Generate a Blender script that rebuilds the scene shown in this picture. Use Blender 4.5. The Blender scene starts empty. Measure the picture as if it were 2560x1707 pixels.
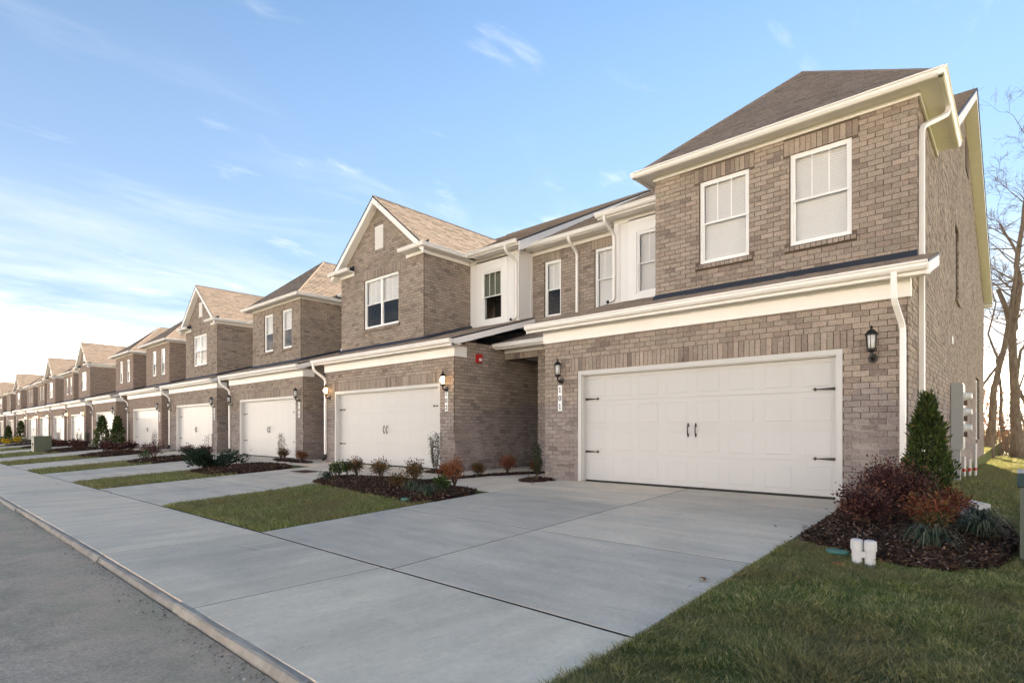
import bpy, math, random
import numpy as np
from mathutils import Vector
random.seed(7); RNG = np.random.default_rng(7)
R = math.radians
SC = bpy.context.scene
COL = SC.collection

# ------------------------------------------------------------------ camera
cam_d = bpy.data.cameras.new('camera'); cam = bpy.data.objects.new('camera', cam_d); COL.objects.link(cam)
cam.location = (0, 0, 0); cam.rotation_euler = (R(90), 0, R(42.2))
cam_d.sensor_width = 36; cam_d.lens = 1398.3 / 2560 * 36
cam_d.shift_y = (1072.7 - 853.5) / 2560
cam_d.clip_start = 0.05; cam_d.clip_end = 6000
SC.camera = cam
# ------------------------------------------------------------------ sun + sky
SUN_EL, SUN_AZ = 27.8, 6.0            # degrees; azimuth from +Y towards -X
sd = Vector((-math.sin(R(SUN_AZ)) * math.cos(R(SUN_EL)), math.cos(R(SUN_AZ)) * math.cos(R(SUN_EL)), math.sin(R(SUN_EL))))
sun_d = bpy.data.lights.new('sun', 'SUN'); sun_d.energy = 5.0; sun_d.angle = R(0.53); sun_d.color = (1.0, 0.87, 0.70)
sun = bpy.data.objects.new('sun', sun_d); COL.objects.link(sun)
sun.rotation_euler = (-sd).to_track_quat('-Z', 'Y').to_euler(); sun.location = sd * 80
world = bpy.data.worlds.new('World'); SC.world = world; world.use_nodes = True
def build_world():
    nt = world.node_tree; nt.nodes.clear(); N = nt.nodes.new; L = nt.links.new
    def val(op, a, b=None, clamp=False):
        x = N('ShaderNodeMath'); x.operation = op; x.use_clamp = clamp
        for i, v in enumerate((a, b)):
            if v is None: continue
            if isinstance(v, (int, float)): x.inputs[i].default_value = v
            else: L(v, x.inputs[i])
        return x.outputs[0]
    def mixc(f, a, b):
        x = N('ShaderNodeMix'); x.data_type = 'RGBA'
        for i, v in ((0, f), (6, a), (7, b)):
            if isinstance(v, tuple): x.inputs[i].default_value = (*v, 1)
            elif isinstance(v, (int, float)): x.inputs[i].default_value = v
            else: L(v, x.inputs[i])
        return x.outputs[2]
    def noise(vec, sc, det, rough=0.55, dist=0.0):
        n = N('ShaderNodeTexNoise'); n.inputs['Scale'].default_value = sc; n.inputs['Detail'].default_value = det; n.inputs['Roughness'].default_value = rough; n.inputs['Distortion'].default_value = dist
        L(vec, n.inputs['Vector']); return n.outputs[0]
    def rng(v, a, b, c, d, smooth=False):
        m = N('ShaderNodeMapRange'); L(v, m.inputs[0]); m.interpolation_type = 'SMOOTHSTEP' if smooth else 'LINEAR'
        for i, q in enumerate((a, b, c, d)): m.inputs[i + 1].default_value = q
        return m.outputs[0]
    out = N('ShaderNodeOutputWorld'); bg = N('ShaderNodeBackground'); bg.inputs[1].default_value = 0.15
    L(bg.outputs[0], out.inputs[0])
    sky = N('ShaderNodeTexSky'); sky.sky_type = 'NISHITA'; sky.sun_disc = False
    sky.sun_elevation = R(SUN_EL); sky.sun_rotation = R(-SUN_AZ)
    sky.air_density = 1.0; sky.dust_density = 0.0; sky.ozone_density = 1.0; sky.altitude = 0
    # even out the sun-side glow a little (high thin haze), the same in every direction
    gm = N('ShaderNodeGamma'); L(sky.outputs[0], gm.inputs[0]); gm.inputs[1].default_value = SKY_GAMMA
    sc = N('ShaderNodeVectorMath'); sc.operation = 'MULTIPLY'; L(gm.outputs[0], sc.inputs[0]); sc.inputs[1].default_value = (SKY_GAIN * 0.83, SKY_GAIN * 1.03, SKY_GAIN * 1.20)
    tc = N('ShaderNodeTexCoord'); sep = N('ShaderNodeSeparateXYZ'); L(tc.outputs['Generated'], sep.inputs[0]); el = sep.outputs[2]
    # clouds on a flat deck, so that they thin out and flatten towards the horizon
    h = val('ADD', val('MAXIMUM', el, 0.0), 0.13); cb = N('ShaderNodeCombineXYZ'); [L(h, cb.inputs[i]) for i in range(3)]
    dv = N('ShaderNodeVectorMath'); dv.operation = 'DIVIDE'; L(tc.outputs['Generated'], dv.inputs[0]); L(cb.outputs[0], dv.inputs[1])
    mp = N('ShaderNodeMapping'); mp.inputs['Rotation'].default_value = (0, 0, R(-48)); mp.inputs['Scale'].default_value = (1.1, 0.5, 0.02); mp.inputs['Location'].default_value = CLOUD_OFF
    L(dv.outputs[0], mp.inputs[0]); v = mp.outputs[0]
    wisp = rng(noise(v, 1.7, 10, 0.60, 0.5), 0.50, 0.88, 0.0, 0.45, True)
    puff = rng(noise(v, 5.2, 8, 0.55, 0.3), 0.60, 0.86, 0.0, 0.50, True)
    bank = val('MULTIPLY', rng(el, 0.08, 0.38, 1.0, 0.0, True), rng(noise(v, 1.1, 9, 0.62), 0.40, 0.68, 0.0, 0.9))
    el2 = val('ADD', el, val('MULTIPLY', val('SUBTRACT', noise(v, 1.6, 9, 0.62, 0.3), 0.5), -0.30))
    low = val('POWER', rng(el2, -0.01, 0.23, 1.0, 0.0, True), 2.0)
    veil = rng(el, 0.05, 0.60, 0.85, 0.05)
    c = val('ADD', val('ADD', wisp, puff), bank, True)
    col = mixc(low, mixc(c, mixc(veil, sc.outputs[0], (0.65, 0.935, 1.45)), CLOUD_COL), LOW_COL)
    L(col, bg.inputs[0])
SKY_GAMMA, SKY_GAIN, CLOUD_COL, LOW_COL, CLOUD_OFF = 0.92, 0.283, (1.82, 1.92, 2.05), (19.5, 17.2, 15.2), (3.1, 1.7, 0)
build_world()
vs = SC.view_settings; vs.view_transform = 'Standard'; vs.look = 'None'; vs.gamma = 1.0; vs.use_curve_mapping = False
vs.exposure = 2.45
vs.use_white_balance = True; vs.white_balance_temperature = 7250; vs.white_balance_tint = 10
SC.render.engine = 'CYCLES'; SC.cycles.max_bounces = 8; SC.cycles.transparent_max_bounces = 12; SC.cycles.use_denoising = True
SC.cycles.caustics_reflective = False; SC.cycles.caustics_refractive = False

# ------------------------------------------------------------------ node materials
MATS = {}
class NT:
    def __init__(s, name):
        s.m = bpy.data.materials.new(name); s.m.use_nodes = True; s.t = s.m.node_tree; s.t.nodes.clear()
        s.out = s.n('ShaderNodeOutputMaterial'); MATS[name] = s.m
    def n(s, k, **kw):
        x = s.t.nodes.new(k)
        for a, b in kw.items(): setattr(x, a, b)
        return x
    def l(s, a, b): s.t.links.new(a, b)
    def math(s, op, a, b=None, clamp=False):
        x = s.n('ShaderNodeMath', operation=op, use_clamp=clamp)
        for i, v in enumerate((a, b)):
            if v is None: continue
            if isinstance(v, (int, float)): x.inputs[i].default_value = v
            else: s.l(v, x.inputs[i])
        return x.outputs[0]
    def noise(s, vec, scale, detail=4, rough=0.55, dist=0.0):
        x = s.n('ShaderNodeTexNoise'); x.inputs['Scale'].default_value = scale; x.inputs['Detail'].default_value = detail
        x.inputs['Roughness'].default_value = rough; x.inputs['Distortion'].default_value = dist
        if vec is not None: s.l(vec, x.inputs['Vector'])
        return x.outputs[0]
    def ramp(s, fac, stops, interp='LINEAR'):
        x = s.n('ShaderNodeValToRGB'); s.l(fac, x.inputs[0]); r = x.color_ramp; r.interpolation = interp
        while len(r.elements) > 1: r.elements.remove(r.elements[-1])
        r.elements[0].position = stops[0][0]; c = stops[0][1]; r.elements[0].color = (*c, 1) if not isinstance(c, float) else (c, c, c, 1)
        for p, c in stops[1:]:
            e = r.elements.new(p); e.color = (*c, 1) if not isinstance(c, float) else (c, c, c, 1)
        return x.outputs[0]
    def mix(s, f, a, b, kind='MIX'):
        x = s.n('ShaderNodeMix', data_type='RGBA', blend_type=kind)
        for i, v in ((0, f), (6, a), (7, b)):
            if isinstance(v, (int, float)): x.inputs[i].default_value = v
            elif isinstance(v, tuple): x.inputs[i].default_value = (*v, 1)
            else: s.l(v, x.inputs[i])
        return x.outputs[2]
    def pos(s): return s.n('ShaderNodeNewGeometry').outputs['Position']
    def rnd(s):
        a = s.n('ShaderNodeNewGeometry').outputs['Random Per Island']; b = s.n('ShaderNodeObjectInfo').outputs['Random']
        return s.math('FRACT', s.math('ADD', a, s.math('MULTIPLY', b, 7.31)))
    def bump(s, h, strength=0.3, dist=0.01):
        x = s.n('ShaderNodeBump'); x.inputs['Strength'].default_value = strength; x.inputs['Distance'].default_value = dist; s.l(h, x.inputs['Height']); return x.outputs[0]
    def scale(s, vec, sc):
        x = s.n('ShaderNodeMapping'); s.l(vec, x.inputs[0]); x.inputs['Scale'].default_value = sc; return x.outputs[0]
    def bsdf(s, col, rough=0.8, spec=0.3, metal=0.0, normal=None, trans=0.0):
        p = s.n('ShaderNodeBsdfPrincipled')
        for k, v in (('Base Color', col), ('Roughness', rough), ('Specular IOR Level', spec), ('Metallic', metal)):
            if isinstance(v, (int, float)): p.inputs[k].default_value = v
            elif isinstance(v, tuple): p.inputs[k].default_value = (*v, 1)
            else: s.l(v, p.inputs[k])
        if normal is not None: s.l(normal, p.inputs['Normal'])
        s.l(p.outputs[0], s.out.inputs[0]); return p

def plain(name, col, rough=0.5, spec=0.3, metal=0.0, var=0.10, nscale=3.0, bump=0.0, streak=False):
    t = NT(name); p = t.pos()
    v = t.scale(p, (1, 1, 0.25)) if streak else p
    n = t.noise(v, nscale, 5, 0.6)
    c = t.ramp(n, [(0.25, tuple(max(0, x * (1 - var)) for x in col)), (0.75, tuple(min(1, x * (1 + var)) for x in col))])
    nm = t.bump(t.noise(p, 90, 3), bump, 0.004) if bump else None
    t.bsdf(c, rough, spec, metal, nm); return t.m
BRICK_STOPS = [(0.0, (0.247, 0.196, 0.162)), (0.25, (0.344, 0.278, 0.229)), (0.45, (0.309, 0.259, 0.213)), (0.62, (0.374, 0.302, 0.253)), (0.80, (0.288, 0.253, 0.205)), (0.93, (0.259, 0.209, 0.176)), (1.0, (0.189, 0.152, 0.134))]
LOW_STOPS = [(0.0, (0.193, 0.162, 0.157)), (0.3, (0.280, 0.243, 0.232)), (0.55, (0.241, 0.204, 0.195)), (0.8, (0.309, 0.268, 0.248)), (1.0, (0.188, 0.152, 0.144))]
def batch_mask(t, p):
    # the lower courses were laid from a greyer batch of brick
    z = t.n('ShaderNodeSeparateXYZ'); t.l(p, z.inputs[0])
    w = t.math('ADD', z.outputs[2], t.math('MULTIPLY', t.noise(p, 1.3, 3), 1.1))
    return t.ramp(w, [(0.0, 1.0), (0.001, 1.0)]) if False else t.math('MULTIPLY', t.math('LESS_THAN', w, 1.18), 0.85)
def m_brick():
    t = NT('brick'); p = t.pos(); r = t.rnd()
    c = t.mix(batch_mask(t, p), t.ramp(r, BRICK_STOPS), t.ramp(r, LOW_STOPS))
    sp = t.noise(p, 38, 5, 0.7); c = t.mix(0.75, c, t.ramp(sp, [(0.30, (0.52, 0.50, 0.50)), (0.5, (1, 1, 1)), (0.78, (1.28, 1.24, 1.2))]), 'MULTIPLY')
    wash = t.ramp(t.noise(p, 14, 6, 0.65), [(0.56, 0.0), (0.72, 0.35)]); c = t.mix(wash, c, (0.46, 0.41, 0.37))
    big = t.ramp(t.noise(p, 0.8, 3), [(0.3, (0.88, 0.87, 0.87)), (0.7, (1.1, 1.1, 1.09))]); c = t.mix(1.0, c, big, 'MULTIPLY')
    t.bsdf(c, 0.9, 0.15, 0, t.bump(t.noise(p, 70, 5, 0.7), 0.55, 0.008))
def m_mortar():
    t = NT('mortar'); p = t.pos()
    z = t.n('ShaderNodeSeparateXYZ'); t.l(p, z.inputs[0])
    low = t.math('MULTIPLY', t.math('LESS_THAN', t.math('ADD', z.outputs[2], t.math('MULTIPLY', t.noise(p, 2.2, 4), 1.6)), 0.95), t.ramp(t.noise(p, 1.7, 3), [(0.46, 0.0), (0.60, 0.85)]))
    c = t.mix(low, (0.135, 0.102, 0.080), (0.42, 0.37, 0.335))
    c = t.mix(0.6, c, t.ramp(t.noise(p, 60, 4), [(0.3, (0.7, 0.7, 0.7)), (0.7, (1.2, 1.2, 1.2))]), 'MULTIPLY')
    t.bsdf(c, 0.95, 0.1, 0, t.bump(t.noise(p, 120, 3), 0.4, 0.004))
def m_brick_far():
    t = NT('brick_far'); g = t.n('ShaderNodeNewGeometry'); p = g.outputs['Position']
    sp = t.n('ShaderNodeSeparateXYZ'); t.l(p, sp.inputs[0]); sn = t.n('ShaderNodeSeparateXYZ'); t.l(g.outputs['True Normal'], sn.inputs[0])
    isx = t.math('GREATER_THAN', t.math('ABSOLUTE', sn.outputs[0]), 0.5)
    u = t.math('ADD', t.math('MULTIPLY', sp.outputs[1], isx), t.math('MULTIPLY', sp.outputs[0], t.math('SUBTRACT', 1.0, isx)))
    cb = t.n('ShaderNodeCombineXYZ'); t.l(u, cb.inputs[0]); t.l(sp.outputs[2], cb.inputs[1])
    b = t.n('ShaderNodeTexBrick'); t.l(cb.outputs[0], b.inputs['Vector']); b.inputs['Scale'].default_value = 1.0
    b.inputs['Brick Width'].default_value = 0.229; b.inputs['Row Height'].default_value = 0.0917; b.inputs['Mortar Size'].default_value = 0.007
    b.inputs['Color1'].default_value = (0.345, 0.265, 0.217, 1); b.inputs['Color2'].default_value = (0.27, 0.208, 0.175, 1); b.inputs['Mortar'].default_value = (0.15, 0.115, 0.093, 1)
    c = t.mix(0.8, b.outputs[0], t.ramp(t.noise(p, 9, 5, 0.7), [(0.3, (0.72, 0.71, 0.71)), (0.7, (1.25, 1.23, 1.2))]), 'MULTIPLY')
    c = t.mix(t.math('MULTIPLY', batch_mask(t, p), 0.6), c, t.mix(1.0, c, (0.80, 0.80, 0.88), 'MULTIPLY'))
    t.bsdf(c, 0.9, 0.15, 0, t.bump(t.math('ADD', t.math('MULTIPLY', b.outputs[1], -0.7), t.noise(p, 60, 3)), 0.5, 0.008))
def m_shingle():
    t = NT('shingle'); p = t.pos(); r = t.rnd()
    c = t.ramp(r, [(0.0, (0.186, 0.159, 0.142)), (0.25, (0.239, 0.200, 0.175)), (0.6, (0.288, 0.239, 0.206)), (0.85, (0.257, 0.215, 0.187)), (1.0, (0.199, 0.170, 0.153))])
    c = t.mix(0.8, c, t.ramp(t.noise(p, 55, 4, 0.8), [(0.3, (0.494, 0.479, 0.470)), (0.7, (1.35, 1.33, 1.3))]), 'MULTIPLY')
    t.bsdf(c, 0.95, 0.12, 0, t.bump(t.noise(p, 160, 3), 0.6, 0.006))
def m_concrete(name, a, b, streak=(0.25, 3.0, 1)):
    t = NT(name); p = t.pos(); r = t.n('ShaderNodeObjectInfo').outputs['Random']
    n = t.noise(t.scale(p, streak), 1.6, 7, 0.62); c = t.ramp(n, [(0.3, a), (0.7, b)])
    c = t.mix(0.55, c, t.ramp(t.noise(p, 0.55, 4, 0.6, 0.5), [(0.28, (0.66, 0.69, 0.72)), (0.5, (0.97, 0.97, 0.97)), (0.72, (1.14, 1.12, 1.08))]), 'MULTIPLY')
    c = t.mix(1.0, c, t.ramp(r, [(0, (0.90, 0.91, 0.92)), (1, (1.08, 1.07, 1.05))]), 'MULTIPLY')
    st = t.ramp(t.noise(p, 1.9, 5, 0.6, 0.8), [(0.62, 0.0), (0.78, 0.28)]); c = t.mix(st, c, (0.30, 0.24, 0.185))
    drip = t.ramp(t.noise(p, 3.3, 7, 0.7, 1.5), [(0.66, 0.0), (0.70, 0.30)]); c = t.mix(drip, c, (0.21, 0.19, 0.165))
    vo = t.n('ShaderNodeTexVoronoi', feature='DISTANCE_TO_EDGE'); t.l(t.scale(p, (0.35, 0.35, 0.35)), vo.inputs['Vector']); vo.inputs['Scale'].default_value = 1.0
    wob = t.math('ADD', vo.outputs[0], t.math('MULTIPLY', t.math('SUBTRACT', t.noise(p, 5, 5, 0.7), 0.5), 0.05))
    crack = t.math('MULTIPLY', t.math('LESS_THAN', t.math('ABSOLUTE', wob), 0.0016), t.ramp(t.noise(p, 0.45, 2), [(0.56, 0.0), (0.62, 0.55)])); c = t.mix(crack, c, (0.10, 0.095, 0.09))
    spk = t.ramp(t.noise(p, 210, 2), [(0.24, 0.45), (0.34, 0.0)]); c = t.mix(spk, c, (0.12, 0.12, 0.12))
    c = t.mix(0.8, c, t.ramp(t.noise(p, 22, 6, 0.75), [(0.3, (0.88, 0.88, 0.88)), (0.7, (1.10, 1.10, 1.10))]), 'MULTIPLY')
    fine = t.ramp(t.noise(t.scale(p, (90, 6, 4)), 1.0, 4, 0.7), [(0.3, (0.93, 0.93, 0.93)), (0.7, (1.06, 1.06, 1.06))]); c = t.mix(0.7, c, fine, 'MULTIPLY')
    t.bsdf(c, 0.82, 0.25, 0, t.bump(t.math('ADD', t.noise(t.scale(p, (6, 120, 6)), 1.0, 3), t.noise(p, 90, 4)), 0.22, 0.005))
def m_asphalt():
    t = NT('asphalt'); p = t.pos(); s = t.n('ShaderNodeSeparateXYZ'); t.l(p, s.inputs[0])
    c = t.ramp(t.noise(p, 1.2, 6, 0.65), [(0.3, (0.36, 0.295, 0.225)), (0.7, (0.50, 0.415, 0.32))])
    sp = t.noise(p, 48, 7, 0.9); c = t.mix(0.95, c, t.ramp(sp, [(0.28, (0.35, 0.35, 0.35)), (0.5, (1, 1, 1)), (0.70, (1.75, 1.7, 1.6))]), 'MULTIPLY')
    c = t.mix(0.9, c, t.ramp(t.noise(p, 5.5, 6, 0.7), [(0.3, (0.74, 0.74, 0.75)), (0.7, (1.22, 1.21, 1.18))]), 'MULTIPLY')
    d = t.math('ADD', s.outputs[1], t.math('MULTIPLY', t.noise(p, 1.5, 5, 0.6), 0.9))   # silt washed along the gutter
    dirt = t.ramp(d, [(0.55, 0.0), (1.0, 0.0), (1.0, 0.0)]) if False else t.math('MULTIPLY', t.n('ShaderNodeMapRange').outputs[0], 1.0)
    mr = dirt.node.inputs[0].links[0].from_node; t.l(d, mr.inputs[0]); mr.inputs[1].default_value = 0.7; mr.inputs[2].default_value = 1.95; mr.inputs[3].default_value = 0.0; mr.inputs[4].default_value = 0.85; mr.clamp = True
    silt = t.ramp(t.noise(p, 2.4, 4), [(0.35, (0.46, 0.385, 0.255)), (0.6, (0.62, 0.44, 0.32))])
    c = t.mix(dirt, c, t.mix(0.8, silt, t.ramp(sp, [(0.3, (0.6, 0.6, 0.6)), (0.7, (1.35, 1.35, 1.3))]), 'MULTIPLY'))
    t.bsdf(c, 0.9, 0.2, 0, t.bump(sp, 0.7, 0.008))
def m_ground():
    t = NT('soil'); p = t.pos()
    c = t.ramp(t.noise(p, 3.0, 6, 0.65), [(0.3, (0.07, 0.085, 0.028)), (0.6, (0.12, 0.13, 0.045)), (0.8, (0.19, 0.155, 0.075))])
    t.bsdf(c, 0.95, 0.1, 0, t.bump(t.noise(p, 30, 5), 0.6, 0.02))
def m_mulch(name='mulch', stops=None):
    t = NT(name); p = t.pos(); r = t.rnd()
    c = t.ramp(r, stops or [(0, (0.018, 0.011, 0.009)), (0.4, (0.052, 0.029, 0.021)), (0.72, (0.105, 0.058, 0.038)), (0.92, (0.19, 0.115, 0.075)), (1, (0.36, 0.26, 0.18))])
    t.bsdf(t.mix(0.6, c, t.ramp(t.noise(p, 60, 4), [(0.3, (0.6, 0.6, 0.6)), (0.7, (1.3, 1.3, 1.3))]), 'MULTIPLY'), 0.9, 0.15)
def m_leaf(name, stops, rough=0.55, transl=0.3, mottled=None):
    t = NT(name); r = t.rnd(); p = t.pos()
    c = t.ramp(r, stops)
    if mottled: c = t.mix(t.ramp(t.noise(p, mottled[0], 4, 0.6), [(0.42, 0.0), (0.62, mottled[2])]), c, mottled[1])
    b = t.bsdf(c, rough, 0.25); tr = t.n('ShaderNodeBsdfTranslucent'); t.l(c, tr.inputs[0])
    mx = t.n('ShaderNodeMixShader'); mx.inputs[0].default_value = transl; t.l(b.outputs[0], mx.inputs[1]); t.l(tr.outputs[0], mx.inputs[2]); t.l(mx.outputs[0], t.out.inputs[0])
def m_glass():
    t = NT('window_glass'); gl = t.n('ShaderNodeBsdfGlossy'); gl.inputs['Roughness'].default_value = 0.01
    nz = t.bump(t.noise(t.pos(), 1.1, 2), 0.05, 0.02); t.l(nz, gl.inputs['Normal'])
    tr = t.n('ShaderNodeBsdfTransparent'); tr.inputs[0].default_value = (0.93, 0.94, 0.94, 1)
    fr = t.n('ShaderNodeFresnel'); fr.inputs[0].default_value = 1.40
    mx = t.n('ShaderNodeMixShader'); t.l(t.math('MULTIPLY', fr.outputs[0], t.math('SUBTRACT', 1.0, t.n('ShaderNodeNewGeometry').outputs['Backfacing'])), mx.inputs[0]); t.l(tr.outputs[0], mx.inputs[1]); t.l(gl.outputs[0], mx.inputs[2]); t.l(mx.outputs[0], t.out.inputs[0])
def m_emit(name, col, s):
    t = NT(name); e = t.n('ShaderNodeEmission'); e.inputs[0].default_value = (*col, 1); e.inputs[1].default_value = s; t.l(e.outputs[0], t.out.inputs[0])
def m_bark():
    t = NT('bark'); p = t.pos(); v = t.scale(p, (1, 1, 0.22))
    c = t.ramp(t.noise(v, 9, 6, 0.7), [(0.3, (0.085, 0.066, 0.050)), (0.55, (0.175, 0.138, 0.105)), (0.75, (0.27, 0.225, 0.18))])
    t.bsdf(c, 0.95, 0.1, 0, t.bump(t.noise(v, 22, 5), 0.9, 0.03))
m_brick(); m_mortar(); m_brick_far(); m_shingle(); m_asphalt(); m_ground(); m_mulch(); m_glass(); m_bark()
m_concrete('concrete_drive', (0.63, 0.515, 0.39), (0.80, 0.665, 0.515), (0.5, 2.2, 1)); m_concrete('concrete_walk', (0.74, 0.578, 0.415), (0.91, 0.735, 0.545), (2.2, 0.4, 1))
m_concrete('kerb_concrete', (0.24, 0.215, 0.185), (0.40, 0.36, 0.31), (3, 3, 3)); plain('joint_filler', (0.055, 0.05, 0.045), 0.95, 0.1, var=0.3, nscale=40)
plain('white_trim', (0.80, 0.775, 0.745), 0.45, 0.35, var=0.04, nscale=1.5, streak=True)
plain('white_gutter', (0.82, 0.785, 0.745), 0.35, 0.4, var=0.03, nscale=2, streak=True)
plain('white_vinyl', (0.82, 0.81, 0.79), 0.35, 0.4, var=0.02)
plain('soffit_vinyl', (0.88, 0.84, 0.79), 0.5, 0.3, var=0.04)
plain('white_siding', (0.78, 0.765, 0.745), 0.55, 0.3, var=0.04, nscale=1.2, streak=True)
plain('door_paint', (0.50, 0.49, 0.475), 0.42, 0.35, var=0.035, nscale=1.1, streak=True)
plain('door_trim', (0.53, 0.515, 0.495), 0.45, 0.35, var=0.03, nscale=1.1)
plain('door_paint_brown', (0.16, 0.125, 0.105), 0.5, 0.3)  # darker brown tone for the garage doors of the farthest units
plain('black_iron', (0.012, 0.011, 0.011), 0.38, 0.5, 0.3)
plain('flashing', (0.032, 0.038, 0.050), 0.55, 0.3, var=0.15)
plain('olive_shade', (0.22, 0.23, 0.17), 0.8, 0.1); plain('unlit_room_dark', (0.045, 0.042, 0.040), 0.9, 0.1); plain('blind_white', (0.90, 0.85, 0.82), 0.6, 0.2, var=0.03)
plain('frosted_glass', (0.72, 0.72, 0.70), 0.25, 0.5); plain('red_plastic', (0.42, 0.012, 0.014), 0.35, 0.5); plain('grey_cabinet', (0.30, 0.31, 0.305), 0.45, 0.4, var=0.05)
plain('pvc_white', (0.52, 0.52, 0.515), 0.35, 0.4, var=0.08, nscale=12); plain('green_box', (0.030, 0.050, 0.040), 0.40, 0.5, var=0.15, nscale=6); plain('olive_box', (0.085, 0.10, 0.065), 0.5, 0.4)
plain('lid_green', (0.06, 0.20, 0.15), 0.5, 0.4); plain('rust_plate', (0.10, 0.062, 0.050), 0.7, 0.2, var=0.3, nscale=8); plain('plate_white', (0.80, 0.80, 0.79), 0.5, 0.2, var=0.02); plain('ink', (0.015, 0.015, 0.015), 0.6, 0.2)
plain('black_plastic', (0.012, 0.012, 0.013), 0.5, 0.4); plain('entry_door', (0.10, 0.09, 0.085), 0.5, 0.4); plain('twig', (0.075, 0.055, 0.042), 0.9, 0.1, var=0.3, nscale=20)
m_emit('lamp_glow', (1.0, 0.66, 0.32), 2.2); m_emit('lamp_bulb', (1.0, 0.85, 0.6), 14.0)
m_leaf('grass_blade', [(0, (0.082, 0.118, 0.030)), (0.35, (0.175, 0.222, 0.056)), (0.65, (0.28, 0.305, 0.095)), (0.84, (0.43, 0.385, 0.165)), (1, (0.68, 0.56, 0.32))], 0.6, 0.35, (0.9, (0.27, 0.205, 0.105), 0.6))
m_leaf('thuja_leaf', [(0, (0.012, 0.024, 0.008)), (0.45, (0.036, 0.062, 0.016)), (0.8, (0.075, 0.105, 0.026)), (1, (0.16, 0.14, 0.045))])
m_leaf('barberry_leaf', [(0, (0.024, 0.011, 0.013)), (0.5, (0.075, 0.028, 0.027)), (0.85, (0.15, 0.060, 0.045)), (1, (0.26, 0.14, 0.09))], 0.5)
m_leaf('nandina_red', [(0, (0.055, 0.020, 0.012)), (0.4, (0.17, 0.042, 0.022)), (0.75, (0.27, 0.085, 0.045)), (1, (0.20, 0.16, 0.04))], 0.5)
m_leaf('nandina_mixed', [(0, (0.020, 0.030, 0.010)), (0.4, (0.055, 0.062, 0.018)), (0.7, (0.17, 0.080, 0.030)), (1, (0.26, 0.11, 0.045))], 0.5)
m_leaf('nandina_orange', [(0, (0.09, 0.025, 0.010)), (0.5, (0.24, 0.070, 0.025)), (1, (0.34, 0.135, 0.05))], 0.5)
m_leaf('holly_leaf', [(0, (0.008, 0.014, 0.008)), (0.6, (0.022, 0.036, 0.016)), (1, (0.055, 0.070, 0.030))], 0.4)
m_leaf('juniper_leaf', [(0, (0.010, 0.020, 0.012)), (0.6, (0.030, 0.055, 0.034)), (1, (0.07, 0.105, 0.065))], 0.55)
m_leaf('liriope_leaf', [(0, (0.016, 0.030, 0.018)), (0.6, (0.050, 0.072, 0.045)), (1, (0.19, 0.205, 0.135))], 0.45)
m_leaf('laurel_leaf', [(0, (0.014, 0.030, 0.010)), (0.6, (0.045, 0.075, 0.020)), (1, (0.09, 0.12, 0.035))], 0.35)
m_leaf('yellow_bloom', [(0, (0.10, 0.11, 0.02)), (0.3, (0.45, 0.30, 0.02)), (1, (0.65, 0.45, 0.03))], 0.6)
m_leaf('brush_leaf', [(0, (0.07, 0.035, 0.022)), (0.4, (0.16, 0.085, 0.05)), (0.8, (0.30, 0.13, 0.075)), (1, (0.33, 0.24, 0.08))], 0.8)
m_leaf('fallen_leaf', [(0, (0.20, 0.085, 0.03)), (1, (0.34, 0.16, 0.06))], 0.8)

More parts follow.
